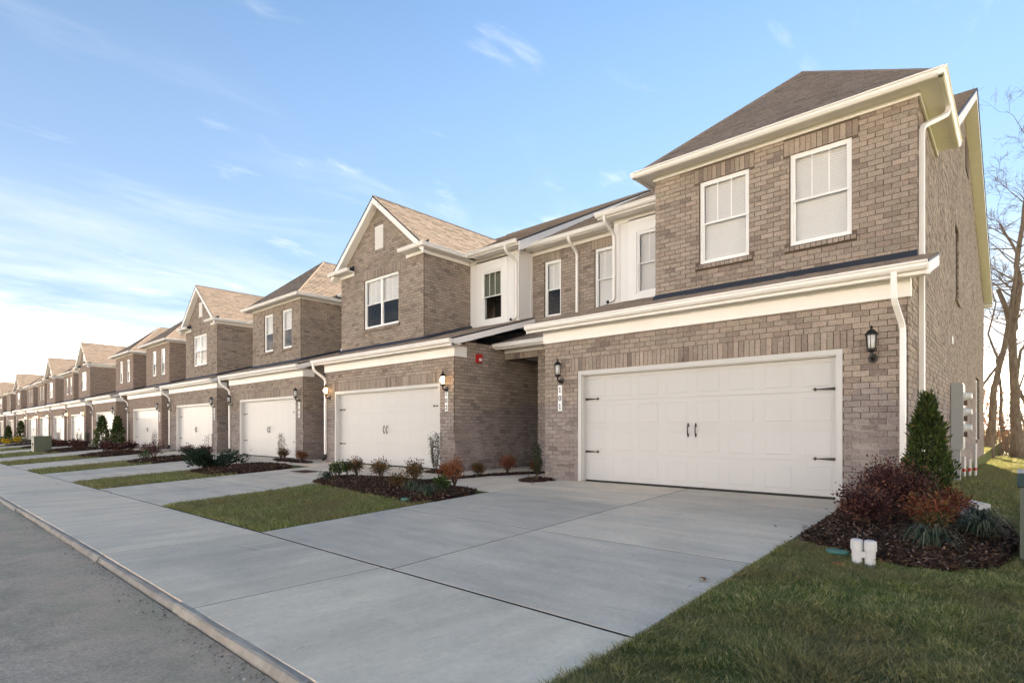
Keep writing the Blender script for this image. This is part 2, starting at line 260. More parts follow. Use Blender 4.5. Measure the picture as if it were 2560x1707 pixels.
# ------------------------------------------------------------------ mesh helpers
WPOS = {}
class MB:
    def __init__(s): s.v = []; s.f = []; s.k = 0
    def add(s, V, F):
        V = np.asarray(V, float).reshape(-1, 3); F = [tuple(int(i) + s.k for i in f) for f in F]
        s.v.append(V); s.f += F; s.k += len(V); return s
    def box(s, x0, x1, y0, y1, z0, z1):
        return s.add([(x0, y0, z0), (x1, y0, z0), (x1, y1, z0), (x0, y1, z0), (x0, y0, z1), (x1, y0, z1), (x1, y1, z1), (x0, y1, z1)],
                     [(0, 3, 2, 1), (4, 5, 6, 7), (0, 1, 5, 4), (1, 2, 6, 5), (2, 3, 7, 6), (3, 0, 4, 7)])
    def hexa(s, b, t):   # b, t: four bottom / top points, ccw from above
        return s.add(list(b) + list(t), [(0, 3, 2, 1), (4, 5, 6, 7), (0, 1, 5, 4), (1, 2, 6, 5), (2, 3, 7, 6), (3, 0, 4, 7)])
    def prism(s, poly, axis, a, b):   # poly of 2-D points extruded along axis between a and b (ccw seen from +axis)
        n = len(poly); V = []
        for w in (a, b):
            for p, q in poly: V.append({'x': (w, p, q), 'y': (p, w, q), 'z': (p, q, w)}[axis])
        F = [tuple(range(n))[::-1], tuple(range(n, 2 * n))] + [(i, (i + 1) % n, n + (i + 1) % n, n + i) for i in range(n)]
        return s.add(V, F)
    def poly(s, pts): return s.add(pts, [tuple(range(len(pts)))])
    def slab(s, pts, th):  # planar polygon with thickness downwards along its normal
        P = [Vector(p) for p in pts]; nrm = (P[1] - P[0]).cross(P[2] - P[0]).normalized()
        if nrm.z < 0: P = P[::-1]; nrm = -nrm
        n = len(P); Q = [p - nrm * th for p in P]
        return s.add([tuple(p) for p in Q + P], [tuple(range(n))[::-1], tuple(range(n, 2 * n))] + [(i, (i + 1) % n, n + (i + 1) % n, n + i) for i in range(n)])
    def tube(s, path, rad, n=8, cap=True, rect=None):
        P = [Vector(p) for p in path]; V = []; m = len(P)
        up = Vector((0, 0, 1))
        prev = None
        for i, p in enumerate(P):
            d = ((P[min(i + 1, m - 1)] - P[max(i - 1, 0)])).normalized()
            if prev is None:
                a = d.orthogonal().normalized() if abs(d.z) < 0.99 else Vector((1, 0, 0))
                if rect: a = (Vector((1, 0, 0)) - d * d.x); a = a.normalized() if a.length > 0.3 else Vector((0, 1, 0))
            else: a = (prev - d * prev.dot(d)).normalized()
            prev = a; b = d.cross(a)
            r = rad[i] if isinstance(rad, (list, tuple, np.ndarray)) else rad
            if rect:
                for cx, cy in ((1, 1), (-1, 1), (-1, -1), (1, -1)): V.append(tuple(p + a * cx * rect[0] + b * cy * rect[1]))
            else:
                for j in range(n):
                    t = 2 * math.pi * j / n; V.append(tuple(p + a * math.cos(t) * r + b * math.sin(t) * r))
        n = 4 if rect else n
        F = [(i * n + j, i * n + (j + 1) % n, (i + 1) * n + (j + 1) % n, (i + 1) * n + j) for i in range(m - 1) for j in range(n)]
        if cap: F += [tuple(range(n))[::-1], tuple(range((m - 1) * n, m * n))]
        return s.add(V, F)
    def lathe(s, prof, c, n=12):
        V = []; m = len(prof)
        for r, z in prof:
            for j in range(n): t = 2 * math.pi * j / n; V.append((c[0] + r * math.cos(t), c[1] + r * math.sin(t), c[2] + z))
        F = [(i * n + j, i * n + (j + 1) % n, (i + 1) * n + (j + 1) % n, (i + 1) * n + j) for i in range(m - 1) for j in range(n)]
        F += [tuple(range(n))[::-1], tuple(range((m - 1) * n, m * n))]
        return s.add(V, F)
    def build(s, name, mat, parent=None, smooth=False, kind=None):
        V = np.concatenate(s.v); c = (V.min(0) + V.max(0)) / 2; c[2] = V[:, 2].min() if parent is None else c[2]
        me = bpy.data.meshes.new(name); me.from_pydata((V - c).tolist(), [], s.f); me.update()
        if smooth: me.polygons.foreach_set('use_smooth', [True] * len(me.polygons))
        me.materials.append(MATS[mat]); return put(name, me, c, parent, kind)
def put(name, me, c, parent=None, kind=None):
    o = bpy.data.objects.new(name, me); COL.objects.link(o); c = Vector(c); WPOS[o.name] = c.copy()
    if parent is not None: o.parent = parent; o.location = c - WPOS[parent.name]
    else: o.location = c
    if kind: o['kind'] = kind
    return o
def quads_obj(name, Q, mat, parent=None, kind=None):   # Q: (n,4,3) array of quads
    Q = np.asarray(Q, np.float32); n = len(Q); V = Q.reshape(-1, 3); c = V.mean(0).astype(float)
    if parent is None: c[2] = float(V[:, 2].min())
    me = bpy.data.meshes.new(name); me.vertices.add(n * 4); me.vertices.foreach_set('co', (V - c.astype(np.float32)).ravel())
    me.loops.add(n * 4); me.loops.foreach_set('vertex_index', np.arange(n * 4, dtype=np.int32))
    me.polygons.add(n); me.polygons.foreach_set('loop_start', np.arange(0, n * 4, 4, dtype=np.int32)); me.update(calc_edges=True); me.polygons.foreach_set('use_smooth', np.zeros(len(me.polygons), bool))
    me.materials.append(MATS[mat]); return put(name, me, c, parent, kind)
BOXF = np.array([(0, 3, 2, 1), (4, 5, 6, 7), (0, 1, 5, 4), (1, 2, 6, 5), (2, 3, 7, 6), (3, 0, 4, 7)])
def boxes_obj(name, B, mat, parent=None, kind='stuff', jit=0.0015):   # B: rows x0 x1 y0 y1 z0 z1
    B = np.asarray(B, float); n = len(B)
    ix = [(0, 2, 4), (1, 2, 4), (1, 3, 4), (0, 3, 4), (0, 2, 5), (1, 2, 5), (1, 3, 5), (0, 3, 5)]
    V = np.stack([B[:, list(i)] for i in ix], 1) + RNG.normal(0, jit, (n, 8, 3)); V = V.reshape(-1, 3); c = V.mean(0)
    F = (BOXF[None] + (np.arange(n) * 8)[:, None, None]).reshape(-1)
    me = bpy.data.meshes.new(name); me.vertices.add(n * 8); me.vertices.foreach_set('co', (V - c).astype(np.float32).ravel())
    me.loops.add(n * 24); me.loops.foreach_set('vertex_index', F.astype(np.int32)); me.polygons.add(n * 6)
    me.polygons.foreach_set('loop_start', np.arange(0, n * 24, 4, dtype=np.int32)); me.update(calc_edges=True); me.polygons.foreach_set('use_smooth', np.zeros(len(me.polygons), bool))
    me.materials.append(MATS[mat]); return put(name, me, c, parent, kind)
def empty(name, loc, label, cat, group=None):
    o = bpy.data.objects.new(name, None); COL.objects.link(o); o.location = loc; o.empty_display_size = 0.2; WPOS[o.name] = Vector(loc)
    o['label'] = label; o['category'] = cat
    if group: o['group'] = group
    return o
def tag(o, label, cat, group=None):
    o['label'] = label; o['category'] = cat
    if group: o['group'] = group
    return o

# ------------------------------------------------------------------ ground
def zs(x): return -1.385 - 0.008 * np.clip(-8 - x, 0, 32)
def G(x, y):
    x = np.asarray(x, float); y = np.asarray(y, float); s = zs(x); t = np.clip((y - 3.3) / 6.6, 0, 1)
    z = s * (1 - t) - 1.115 * t
    side = (x > -1.19) & (y > 9.9)
    return np.where(side, -1.115 - np.clip(y - 9.9, 0, 45) * 0.019, z)
KERB_Y, SEAM_Y = 1.49, 3.3
def ground():
    xs = sorted(set([-3000, -1200, -500, -250, -170, -130, -100, -80, -60, -40, -34, -28, -22, -16, -12, -8, -5, -3, -1.2, -1.185, 0, 1, 3, 6, 12, 25, 60, 150, 500, 1200, 3000]))
    ys = [-3000, -1000, -300, -120, -60, -30, -14, -10, -6, 0, 1.4, 1.52, 1.62, 3.3, 5.5, 7.7, 9.9, 12, 16, 20, 26, 33, 40, 55, 80, 150, 400, 1200, 3000]
    V = []; F = []
    for y in ys:
        for x in xs:
            z = float(G(x, y)) - 0.02
            if y <= 1.55: z = float(zs(x)) - 0.14
            V.append((x, y, z))
    n = len(xs)
    for j in range(len(ys) - 1):
        for i in range(n - 1): F.append((j * n + i, j * n + i + 1, (j + 1) * n + i + 1, (j + 1) * n + i))
    m = MB(); m.add(V, F); m.build('ground', 'soil', kind='structure')
    m = MB(); X = [-400, -120, -60, -40, -24, -16, -8, 0, 20, 120, 400]
    for a, b in zip(X[:-1], X[1:]):
        za, zb = float(zs(a)) - 0.066, float(zs(b)) - 0.066
        m.hexa([(a, -6.5, za - .04), (b, -6.5, zb - .04), (b, KERB_Y - 0.02, zb - .04), (a, KERB_Y - 0.02, za - .04)], [(a, -6.5, za), (b, -6.5, zb), (b, KERB_Y - 0.02, zb), (a, KERB_Y - 0.02, za)])
    m.build('road', 'asphalt', kind='structure')
ground()
def slab_obj(name, mat, x0, x1, y0, y1, parent, th=0.09, lift=0.0):
    m = MB(); P = [(x0, y0), (x1, y0), (x1, y1), (x0, y1)]; Z = [float(G(*p)) + lift for p in P]; e = 0.004
    Q = [(x0 + e, y0 + e), (x1 - e, y0 + e), (x1 - e, y1 - e), (x0 + e, y1 - e)]
    b = [(*p, z - th) for p, z in zip(P, Z)]; w = [(*p, z - e) for p, z in zip(P, Z)]; t = [(*q, z) for q, z in zip(Q, Z)]
    m.add(b + w + t, [(0, 3, 2, 1), (0, 1, 5, 4), (1, 2, 6, 5), (2, 3, 7, 6), (3, 0, 4, 7), (4, 5, 9, 8), (5, 6, 10, 9), (6, 7, 11, 10), (7, 4, 8, 11), (8, 9, 10, 11)])
    return m.build(name, mat, parent)
def struct_empty(name, loc):
    o = bpy.data.objects.new(name, None); COL.objects.link(o); o.location = loc; WPOS[o.name] = Vector(loc); o['kind'] = 'structure'; o.empty_display_size = 0.2; return o
sw = struct_empty('sidewalk', (-6, 2.4, -1.5))
edges = [-1.88, -4.75, -7.55, -11.7, -15.4, -19.5, -24.5, -29.5, -34, -38.5, -43, -48, -56, -64, -74, -86, -100, -120, -150]
for a, b in zip(edges[1:], edges[:-1]): slab_obj('slab', 'concrete_walk', a + 0.010, b - 0.010, KERB_Y + 0.062, SEAM_Y - 0.014, sw, 0.12)
def joint_strips(parent, strips):
    m = MB()
    for x0, x1, y0, y1 in strips:
        P = [(x0, y0), (x1, y0), (x1, y1), (x0, y1)]; m.hexa([(*p, float(G(*p)) - 0.08) for p in P], [(*p, float(G(*p)) - 0.0035) for p in P])
    m.build('joint_filler', 'joint_filler', parent)
joint_strips(sw, [(e - 0.0095, e + 0.0095, KERB_Y + 0.065, SEAM_Y - 0.016) for e in edges[1:-1]] + [(a, b, SEAM_Y - 0.0135, SEAM_Y + 0.020) for a, b in zip([-150, -100, -60, -40, -24, -16, -8], [-100, -60, -40, -24, -16, -8, -1.9])])
kb = struct_empty('kerb', (-6, 1.6, -1.5))
ked = [30, 12, 4, 0.2, -2.9, -5.0, -7.45, -10.6, -13.6, -17.5, -22, -28, -36, -48, -64, -90, -150]
for i, (a, b) in enumerate(zip(ked[1:], ked[:-1])):
    m = MB(); a += 0.006; b -= 0.006; o = random.uniform(-0.012, 0.012); h = random.uniform(-0.006, 0.004)
    prof = [(KERB_Y - 0.022 + o, -0.16), (KERB_Y + 0.055, -0.16), (KERB_Y + 0.055, -0.004 + h), (KERB_Y + 0.02 + o, -0.006 + h), (KERB_Y + 0.002 + o, -0.014 + h), (KERB_Y - 0.012 + o, -0.05)]
    k = 8 if b > -30 else 1; XS = np.linspace(a, b, k + 1)
    V = []; n = len(prof)
    for x in XS:
        for p, q in prof: V.append((x, p + random.uniform(-.006, .006) * (k > 1), q + float(zs(x)) + random.uniform(-.003, .003) * (k > 1)))
    F = [(j * n + i2, j * n + (i2 + 1) % n, (j + 1) * n + (i2 + 1) % n, (j + 1) * n + i2) for j in range(k) for i2 in range(n)] + [tuple(range(n)), tuple(range(k * n, k * n + n))[::-1]]
    F = [f[::-1] for f in F]
    m.add(V, F); m.build('kerb_stone', 'kerb_concrete', kb)

# ------------------------------------------------------------------ brickwork
BW, BH, JT = 0.229, 0.0917, 0.011
def course_z(z): return round((z + 1.115) / BH) * BH - 1.115
def bricks_in(u0, u1, z0, z1, holes, clip=None):
    """running bond boxes (u0,u1,z0,z1) on a wall face, holes = list of (u0,u1,z0,z1)"""
    out = []; k0 = int(round((z0 + 1.115) / BH)); k1 = int(math.ceil((z1 + 1.115) / BH - 0.05))
    for k in range(k0, k1):
        a = -1.115 + k * BH; b = min(a + BH, z1 + 0.02) - JT; zm = (a + b) / 2
        lo, hi = u0, u1
        if clip:
            c = clip(zm)
            if c is None: continue
            lo, hi = max(lo, c[0]), min(hi, c[1])
        segs = [(lo, hi)]
        for h in holes:
            if h[2] - 0.01 < zm < h[3] + 0.01:
                ns = []
                for s in segs:
                    if h[1] <= s[0] or h[0] >= s[1]: ns.append(s); continue
                    if h[0] > s[0]: ns.append((s[0], h[0]))
                    if h[1] < s[1]: ns.append((h[1], s[1]))
                segs = ns
        off = u0 + (BW / 2 if k % 2 else 0)
        for s in segs:
            i = math.floor((s[0] - off) / BW)
            while off + i * BW < s[1]:
                p, q = max(s[0], off + i * BW), min(s[1], off + (i + 1) * BW); i += 1
                if q - p > 0.035: out.append((p, q - JT, a, b))
    return out
def soldiers(u0, u1, z0, h):
    n = max(1, round((u1 - u0) / BH)); w = (u1 - u0) / n
    return [(u0 + i * w, u0 + (i + 1) * w - JT, z0, z0 + h - JT) for i in range(n)]
def sheet_with_holes(m, plane, c0, c1, u0, u1, z0, z1, holes):
    """wall leaf between c0 (outer) and c1 (inner) cut by holes; plane 'y': u is x, plane 'x': u is y"""
    us = sorted(set([u0, u1] + [min(max(v, u0), u1) for h in holes for v in h[:2]])); zz = sorted(set([z0, z1] + [min(max(v, z0), z1) for h in holes for v in h[2:]]))
    for a, b in zip(us[:-1], us[1:]):
        if b - a < 1e-4: continue
        run = None
        for c, d in list(zip(zz[:-1], zz[1:])) + [(None, None)]:
            hit = c is None or any(h[0] < (a + b) / 2 < h[1] and h[2] < (c + d) / 2 < h[3] for h in holes)
            if hit:
                if run:
                    if plane == 'y': m.box(a, b, min(c0, c1), max(c0, c1), run[0], run[1])
                    else: m.box(min(c0, c1), max(c0, c1), a, b, run[0], run[1])
                run = None
            else: run = (c, d) if run is None else (run[0], d)
BRICK_MESH = []
for i in range(6):
    m = MB(); V = np.array([(-.5, -.5, -.5), (.5, -.5, -.5), (.5, .5, -.5), (-.5, .5, -.5), (-.5, -.5, .5), (.5, -.5, .5), (.5, .5, .5), (-.5, .5, .5)]) * [BW - JT, 0.03, BH - JT] + RNG.normal(0, 0.0018, (8, 3))
    me = bpy.data.meshes.new('brick'); me.from_pydata(V.tolist(), [], [tuple(f) for f in BOXF.tolist()]); me.update(); me.materials.append(MATS['brick']); BRICK_MESH.append(me)
def front_wall(house, name, y, x0, x1, z0, z1, holes, sold=(), lod=0, th=0.24, n_obj=0, clip=None, proud=0.006, prefer=None):
    """brick wall in a plane y = const facing -Y. holes cut through; sold = soldier/rowlock bands (x0,x1,z0,h)"""
    m = MB()
    ins = 0.009 if lod < 2 else 0; sheet_with_holes(m, 'y', y + (proud if lod < 2 else 0), y + th, x0 + ins, x1 - ins, z0, z1, [h for h in holes])
    w = m.build(name, 'mortar' if lod < 2 else 'brick_far', house)
    if lod < 2:
        B = bricks_in(x0, x1, z0, z1, list(holes) + [(s[0], s[1], s[2], s[2] + s[3]) for s in sold], clip)
        S = [s2 for s in sold for s2 in soldiers(*s)]
        place_bricks(w, B, S, 'y', y, n_obj, prefer)
    return w
def place_bricks(w, B, S, plane, c, n_obj, prefer=None, sgn=-1):
    rows = []; full = [b for b in B if b[1] - b[0] > BW - JT - 1e-3 and b[3] - b[2] > BH - JT - 1e-3]
    chosen = set()
    if n_obj:
        full.sort(key=prefer or (lambda b: -b[0])); chosen = set(full[:n_obj])
        for b in chosen:
            o = bpy.data.objects.new('brick', random.choice(BRICK_MESH)); COL.objects.link(o); o.parent = w
            dy = random.uniform(-0.0035, 0.0035)
            o.location = Vector(((b[0] + b[1]) / 2, c + 0.015 + dy, (b[2] + b[3]) / 2)) - WPOS[w.name]
    for b in list(B) + list(S):
        if b in chosen: continue
        d = random.uniform(-0.0035, 0.0035)
        if plane == 'y': rows.append((b[0], b[1], c + d, c + 0.03, b[2], b[3]))
        elif sgn > 0: rows.append((c - 0.03, c + d, b[0], b[1], b[2], b[3]))
        else: rows.append((c + d, c + 0.03, b[0], b[1], b[2], b[3]))
    if rows: boxes_obj('brickwork', rows, 'brick', w)
def side_wall(house, name, x, y0, y1, z0, z1, holes=(), lod=0, th=0.24, clip=None, top=None):
    """brick wall in a plane x = const facing +X"""
    m = MB(); xo = x - (0.006 if lod < 2 else 0)
    if top is None: sheet_with_holes(m, 'x', xo, x - th, y0, y1, z0, z1, holes)
    else:
        sheet_with_holes(m, 'x', xo, x - th, y0, y1, z0, z1, holes); m.prism(top, 'x', x - th, xo)
    w = m.build(name, 'mortar' if lod < 2 else 'brick_far', house)
    if lod < 2: place_bricks(w, bricks_in(y0, y1, z0, z1 if top is None else max(p[1] for p in top), list(holes), clip), [], 'x', x, 0, sgn=1)
    return w
def sill(w, x0, x1, y, z):   # rowlock sill, each brick tilted and proud
    m = MB(); n = round((x1 - x0) / 0.085); s = (x1 - x0) / n
    for i in range(n):
        a, b = x0 + i * s, x0 + (i + 1) * s - 0.01; d = random.uniform(-.004, .004)
        m.hexa([(a, y - 0.05 + d, z - 0.105), (b, y - 0.05 + d, z - 0.105), (b, y + 0.02, z - 0.09), (a, y + 0.02, z - 0.09)], [(a, y - 0.05 + d, z - 0.035), (b, y - 0.05 + d, z - 0.035), (b, y + 0.02, z - 0.004), (a, y + 0.02, z - 0.004)])
    m.build('sill', 'brick', w, kind='stuff')

# ------------------------------------------------------------------ shingles, gutters, downspouts
def shingled(roof, pts, along, mat='shingle', exp=0.125, tab=0.22, extra=0.0):
    """cover the convex planar polygon pts with overlapping tabs; along = unit eave direction"""
    P = np.array(pts, float); a = np.array(along, float); nrm = np.cross(P[1] - P[0], P[2] - P[0]); nrm /= np.linalg.norm(nrm)
    if nrm[2] < 0: nrm = -nrm
    up = np.cross(nrm, a)
    if up[2] < 0: up = -up
    o = P[0]; U = (P - o) @ a; Vv = (P - o) @ up; v0, v1 = Vv.min(), Vv.max(); Q = []; n = len(P); row = 0; v = v0
    def ext(vv):
        r = []
        for i in range(n):
            j = (i + 1) % n
            if (Vv[i] - vv) * (Vv[j] - vv) <= 0 and abs(Vv[i] - Vv[j]) > 1e-9: t = (vv - Vv[i]) / (Vv[j] - Vv[i]); r.append(U[i] + t * (U[j] - U[i]))
        return (min(r), max(r)) if len(r) > 1 else None
    while v < v1 - 0.01:
        e0 = ext(min(v + 1e-4, v1 - 1e-4)); e1 = ext(min(v + exp, v1 - 1e-4))
        if e0 and e1:
            lo, hi = min(e0[0], e1[0]), max(e0[1], e1[1]); u = lo - random.uniform(0, tab)
            while u < hi:
                w = tab * random.uniform(0.6, 1.5); p, q = u, u + w; u = q
                t0, t1 = 0.013 + random.choice((0, 0, 0.007)), 0.002
                pa, pb = max(p, e0[0]), min(q - 0.004, e0[1]); qa, qb = max(p, e1[0]), min(q - 0.004, e1[1])
                if pb - pa < 0.004 and qb - qa < 0.004: continue
                if pb < pa: pa = pb = (pa + pb) / 2 if pa < pb + 0.3 else pa
                if qb < qa: qa = qb = min(max(qa, e1[0]), e1[1])
                dv = random.uniform(-0.004, 0.004); top = min(v + exp + 0.012, v1)
                A = o + a * pa + up * (v + dv); B = o + a * pb + up * (v + dv); C = o + a * qb + up * top; D = o + a * qa + up * top
                Q.append((A + nrm * t0, B + nrm * t0, C + nrm * t1, D + nrm * t1)); Q.append((A, B, B + nrm * t0, A + nrm * t0))
        v += exp; row += 1
    if Q: quads_obj('shingle_courses', np.array(Q), mat, roof, 'stuff')
GP = [(0.0, 0.0), (0.0, 0.115), (-0.115, 0.118), (-0.118, 0.095), (-0.095, 0.080), (-0.100, 0.045), (-0.075, 0.012), (-0.055, 0.0)]   # K-style profile, out = negative
def gutter_x(house, x0, x1, y, z, name='gutter'):   # runs along x, front towards -Y; (y,z) = back bottom edge
    m = MB(); m.prism([(y + p, z + q) for p, q in GP][::-1], 'x', x0, x1); return m.build(name, 'white_gutter', house)
def gutter_y(house, y0, y1, x, z, s=1, name='gutter'):  # runs along y, front towards s*X
    m = MB(); pr = [(x - s * p, z + q) for p, q in GP]; m.prism(pr if s > 0 else pr[::-1], 'y', y0, y1); return m.build(name, 'white_gutter', house)
def downspout(house, path, name='downspout', boot=False):
    m = MB()
    P = [Vector(p) for p in path]; Q = [P[0]]
    for i in range(1, len(P) - 1):
        a, b, c = P[i - 1], P[i], P[i + 1]; d1 = min(0.09, (a - b).length * 0.4); d2 = min(0.09, (c - b).length * 0.4)
        Q += [b + (a - b).normalized() * d1, b + ((a - b).normalized() * d1 + (c - b).normalized() * d2) * 0.25, b + (c - b).normalized() * d2]
    Q.append(P[-1]); m.tube([tuple(q) for q in Q], 0.04, rect=(0.036, 0.030)); o = m.build(name, 'white_gutter', house)
    if boot:
        e = P[-1]; b = MB(); b.tube([(e.x, e.y, e.z + 0.16), (e.x, e.y, e.z + 0.04), (e.x, e.y - 0.10, e.z - 0.02)], 0.055, 8); b.build('drain_boot', 'black_plastic', o)
    return o
def soffit_frieze(house, x0, x1, yw, zf0, zf1, over, fr_over=0.02, name='frieze_board', ends=(0, 0)):
    m = MB(); m.box(x0 - ends[0], x1 + ends[1], yw - 0.03, yw - 0.001, zf0, zf1); (zf1 - zf0 > 0.15) and m.box(x0 - ends[0], x1 + ends[1], yw - 0.05, yw - 0.03, zf1 - 0.05, zf1); m.build(name, 'white_trim', house)
    s = MB(); s.box(x0 - fr_over, x1 + fr_over, yw - over, yw + 0.02, zf1 + 0.002, zf1 + 0.02)
    for i in range(int((x1 - x0) / 0.3)):
        s.box(x0 + i * 0.3 + 0.02, x0 + i * 0.3 + 0.045, yw - over * 0.62, yw - over * 0.35, zf1 - 0.004, zf1 + 0.002)
    s.build('soffit', 'soffit_vinyl', house)
    f = MB(); f.box(x0 - fr_over, x1 + fr_over, yw - over - 0.02, yw - over, zf1 - 0.035, zf1 + 0.12); f.box(x0 - fr_over, x1 + fr_over, yw - over, yw - over + 0.085, zf1 - 0.028, zf1 + 0.0015); f.build('fascia', 'white_trim', house)

# ------------------------------------------------------------------ windows and doors
def window(house, x0, x1, z0, z1, yw, sashes=1, lites=3, blind='full', lod=0, casing=0.0, depth=0.07, name='window'):
    """double-hung white vinyl window set into an opening in plane y = yw"""
    cx = (x0 + x1) / 2; fr = MB(); y = yw + depth; T = 0.05
    if casing: fr.box(x0 - casing, x1 + casing, yw - 0.03, yw + 0.002, z0 - casing, z0); fr.box(x0 - casing, x1 + casing, yw - 0.03, yw + 0.002, z1, z1 + casing * 1.5); fr.box(x0 - casing, x0, yw - 0.03, yw + 0.002, z0, z1); fr.box(x1, x1 + casing, yw - 0.03, yw + 0.002, z0, z1); y = yw + 0.02
    y0, y1 = y - 0.03, y + 0.06
    fr.box(x0, x1, y0, y1, z0, z0 + T); fr.box(x0, x1, y0, y1, z1 - T, z1); fr.box(x0, x0 + T, y0, y1, z0 + T, z1 - T); fr.box(x1 - T, x1, y0, y1, z0 + T, z1 - T)
    w = fr.build(name, 'white_vinyl', house)
    W = (x1 - x0) / sashes; zm = z0 + (z1 - z0) * 0.49
    for k in range(sashes):
        a, b = x0 + k * W, x0 + (k + 1) * W
        s = MB(); ia = a + (T if k == 0 else 0.028); ib = b - (T if k == sashes - 1 else 0.028)
        if k < sashes - 1: s.box(b - 0.03, b + 0.03, y0, y1 - 0.001, z0 + T, z1 - T)
        S = 0.03
        for (q0, q1, dy) in ((z0 + T, zm + 0.02, 0.012), (zm - 0.02, z1 - T, -0.012)):
            s.box(ia, ib, y + dy - 0.012, y + dy + 0.012, q0, q0 + S); s.box(ia, ib, y + dy - 0.012, y + dy + 0.012, q1 - S, q1); s.box(ia, ia + S, y + dy - 0.012, y + dy + 0.012, q0 + S, q1 - S); s.box(ib - S, ib, y + dy - 0.012, y + dy + 0.012, q0 + S, q1 - S)
            g = MB(); g.box(ia + S - 0.004, ib - S + 0.004, y + dy - 0.003, y + dy + 0.003, q0 + S - 0.004, q1 - S + 0.004); g.build('pane', 'window_glass', w)
        s.build('sash', 'white_vinyl', w)
        mu = MB()
        for i in range(1, lites): xm = ia + S + (ib - ia - 2 * S) * i / lites; mu.box(xm - 0.009, xm + 0.009, y - 0.022, y - 0.016, zm + 0.01, z1 - T - S)
        if lites > 1: mu.build('muntin', 'white_vinyl', w)
    if blind:
        bmat = 'blind_white' if blind != 'shade' else 'olive_shade'; bl = MB(); bz = z0 + T if blind == 'full' else zm + 0.03 if blind in ('half', 'shade') else z0 + (z1 - z0) * 0.62
        if lod < 2:
            n = int((z1 - T - bz) / 0.045)
            for i in range(n):
                zz = bz + (i + 0.5) * 0.045; bl.hexa([(x0 + .06, y + .075, zz - .024), (x1 - .06, y + .075, zz - .024), (x1 - .06, y + .085, zz + .023), (x0 + .06, y + .085, zz + .023)], [(x0 + .06, y + .077, zz - .0235), (x1 - .06, y + .077, zz - .0235), (x1 - .06, y + .087, zz + .0235), (x0 + .06, y + .087, zz + .0235)])
        else: bl.box(x0 + .06, x1 - .06, y + .085, y + .10, bz, z1 - T)
        bl.box(x0 + .06, x1 - .06, y + .08, y + .12, bz - 0.02, bz); bl.box(x0 + .05, x1 - .05, y + .068, y + .12, z1 - T - 0.06, z1 - T); bl.build('blind', bmat, w)
    rm = MB(); d = yw + 0.9
    rm.box(x0 - 0.3, x1 + 0.3, d, d + 0.02, z0 - 0.3, z1 + 0.3); rm.build('room_dark_backing', 'unlit_room_dark', w)  # dark backing sheet; the shade of the unlit room is put into its colour
    return w
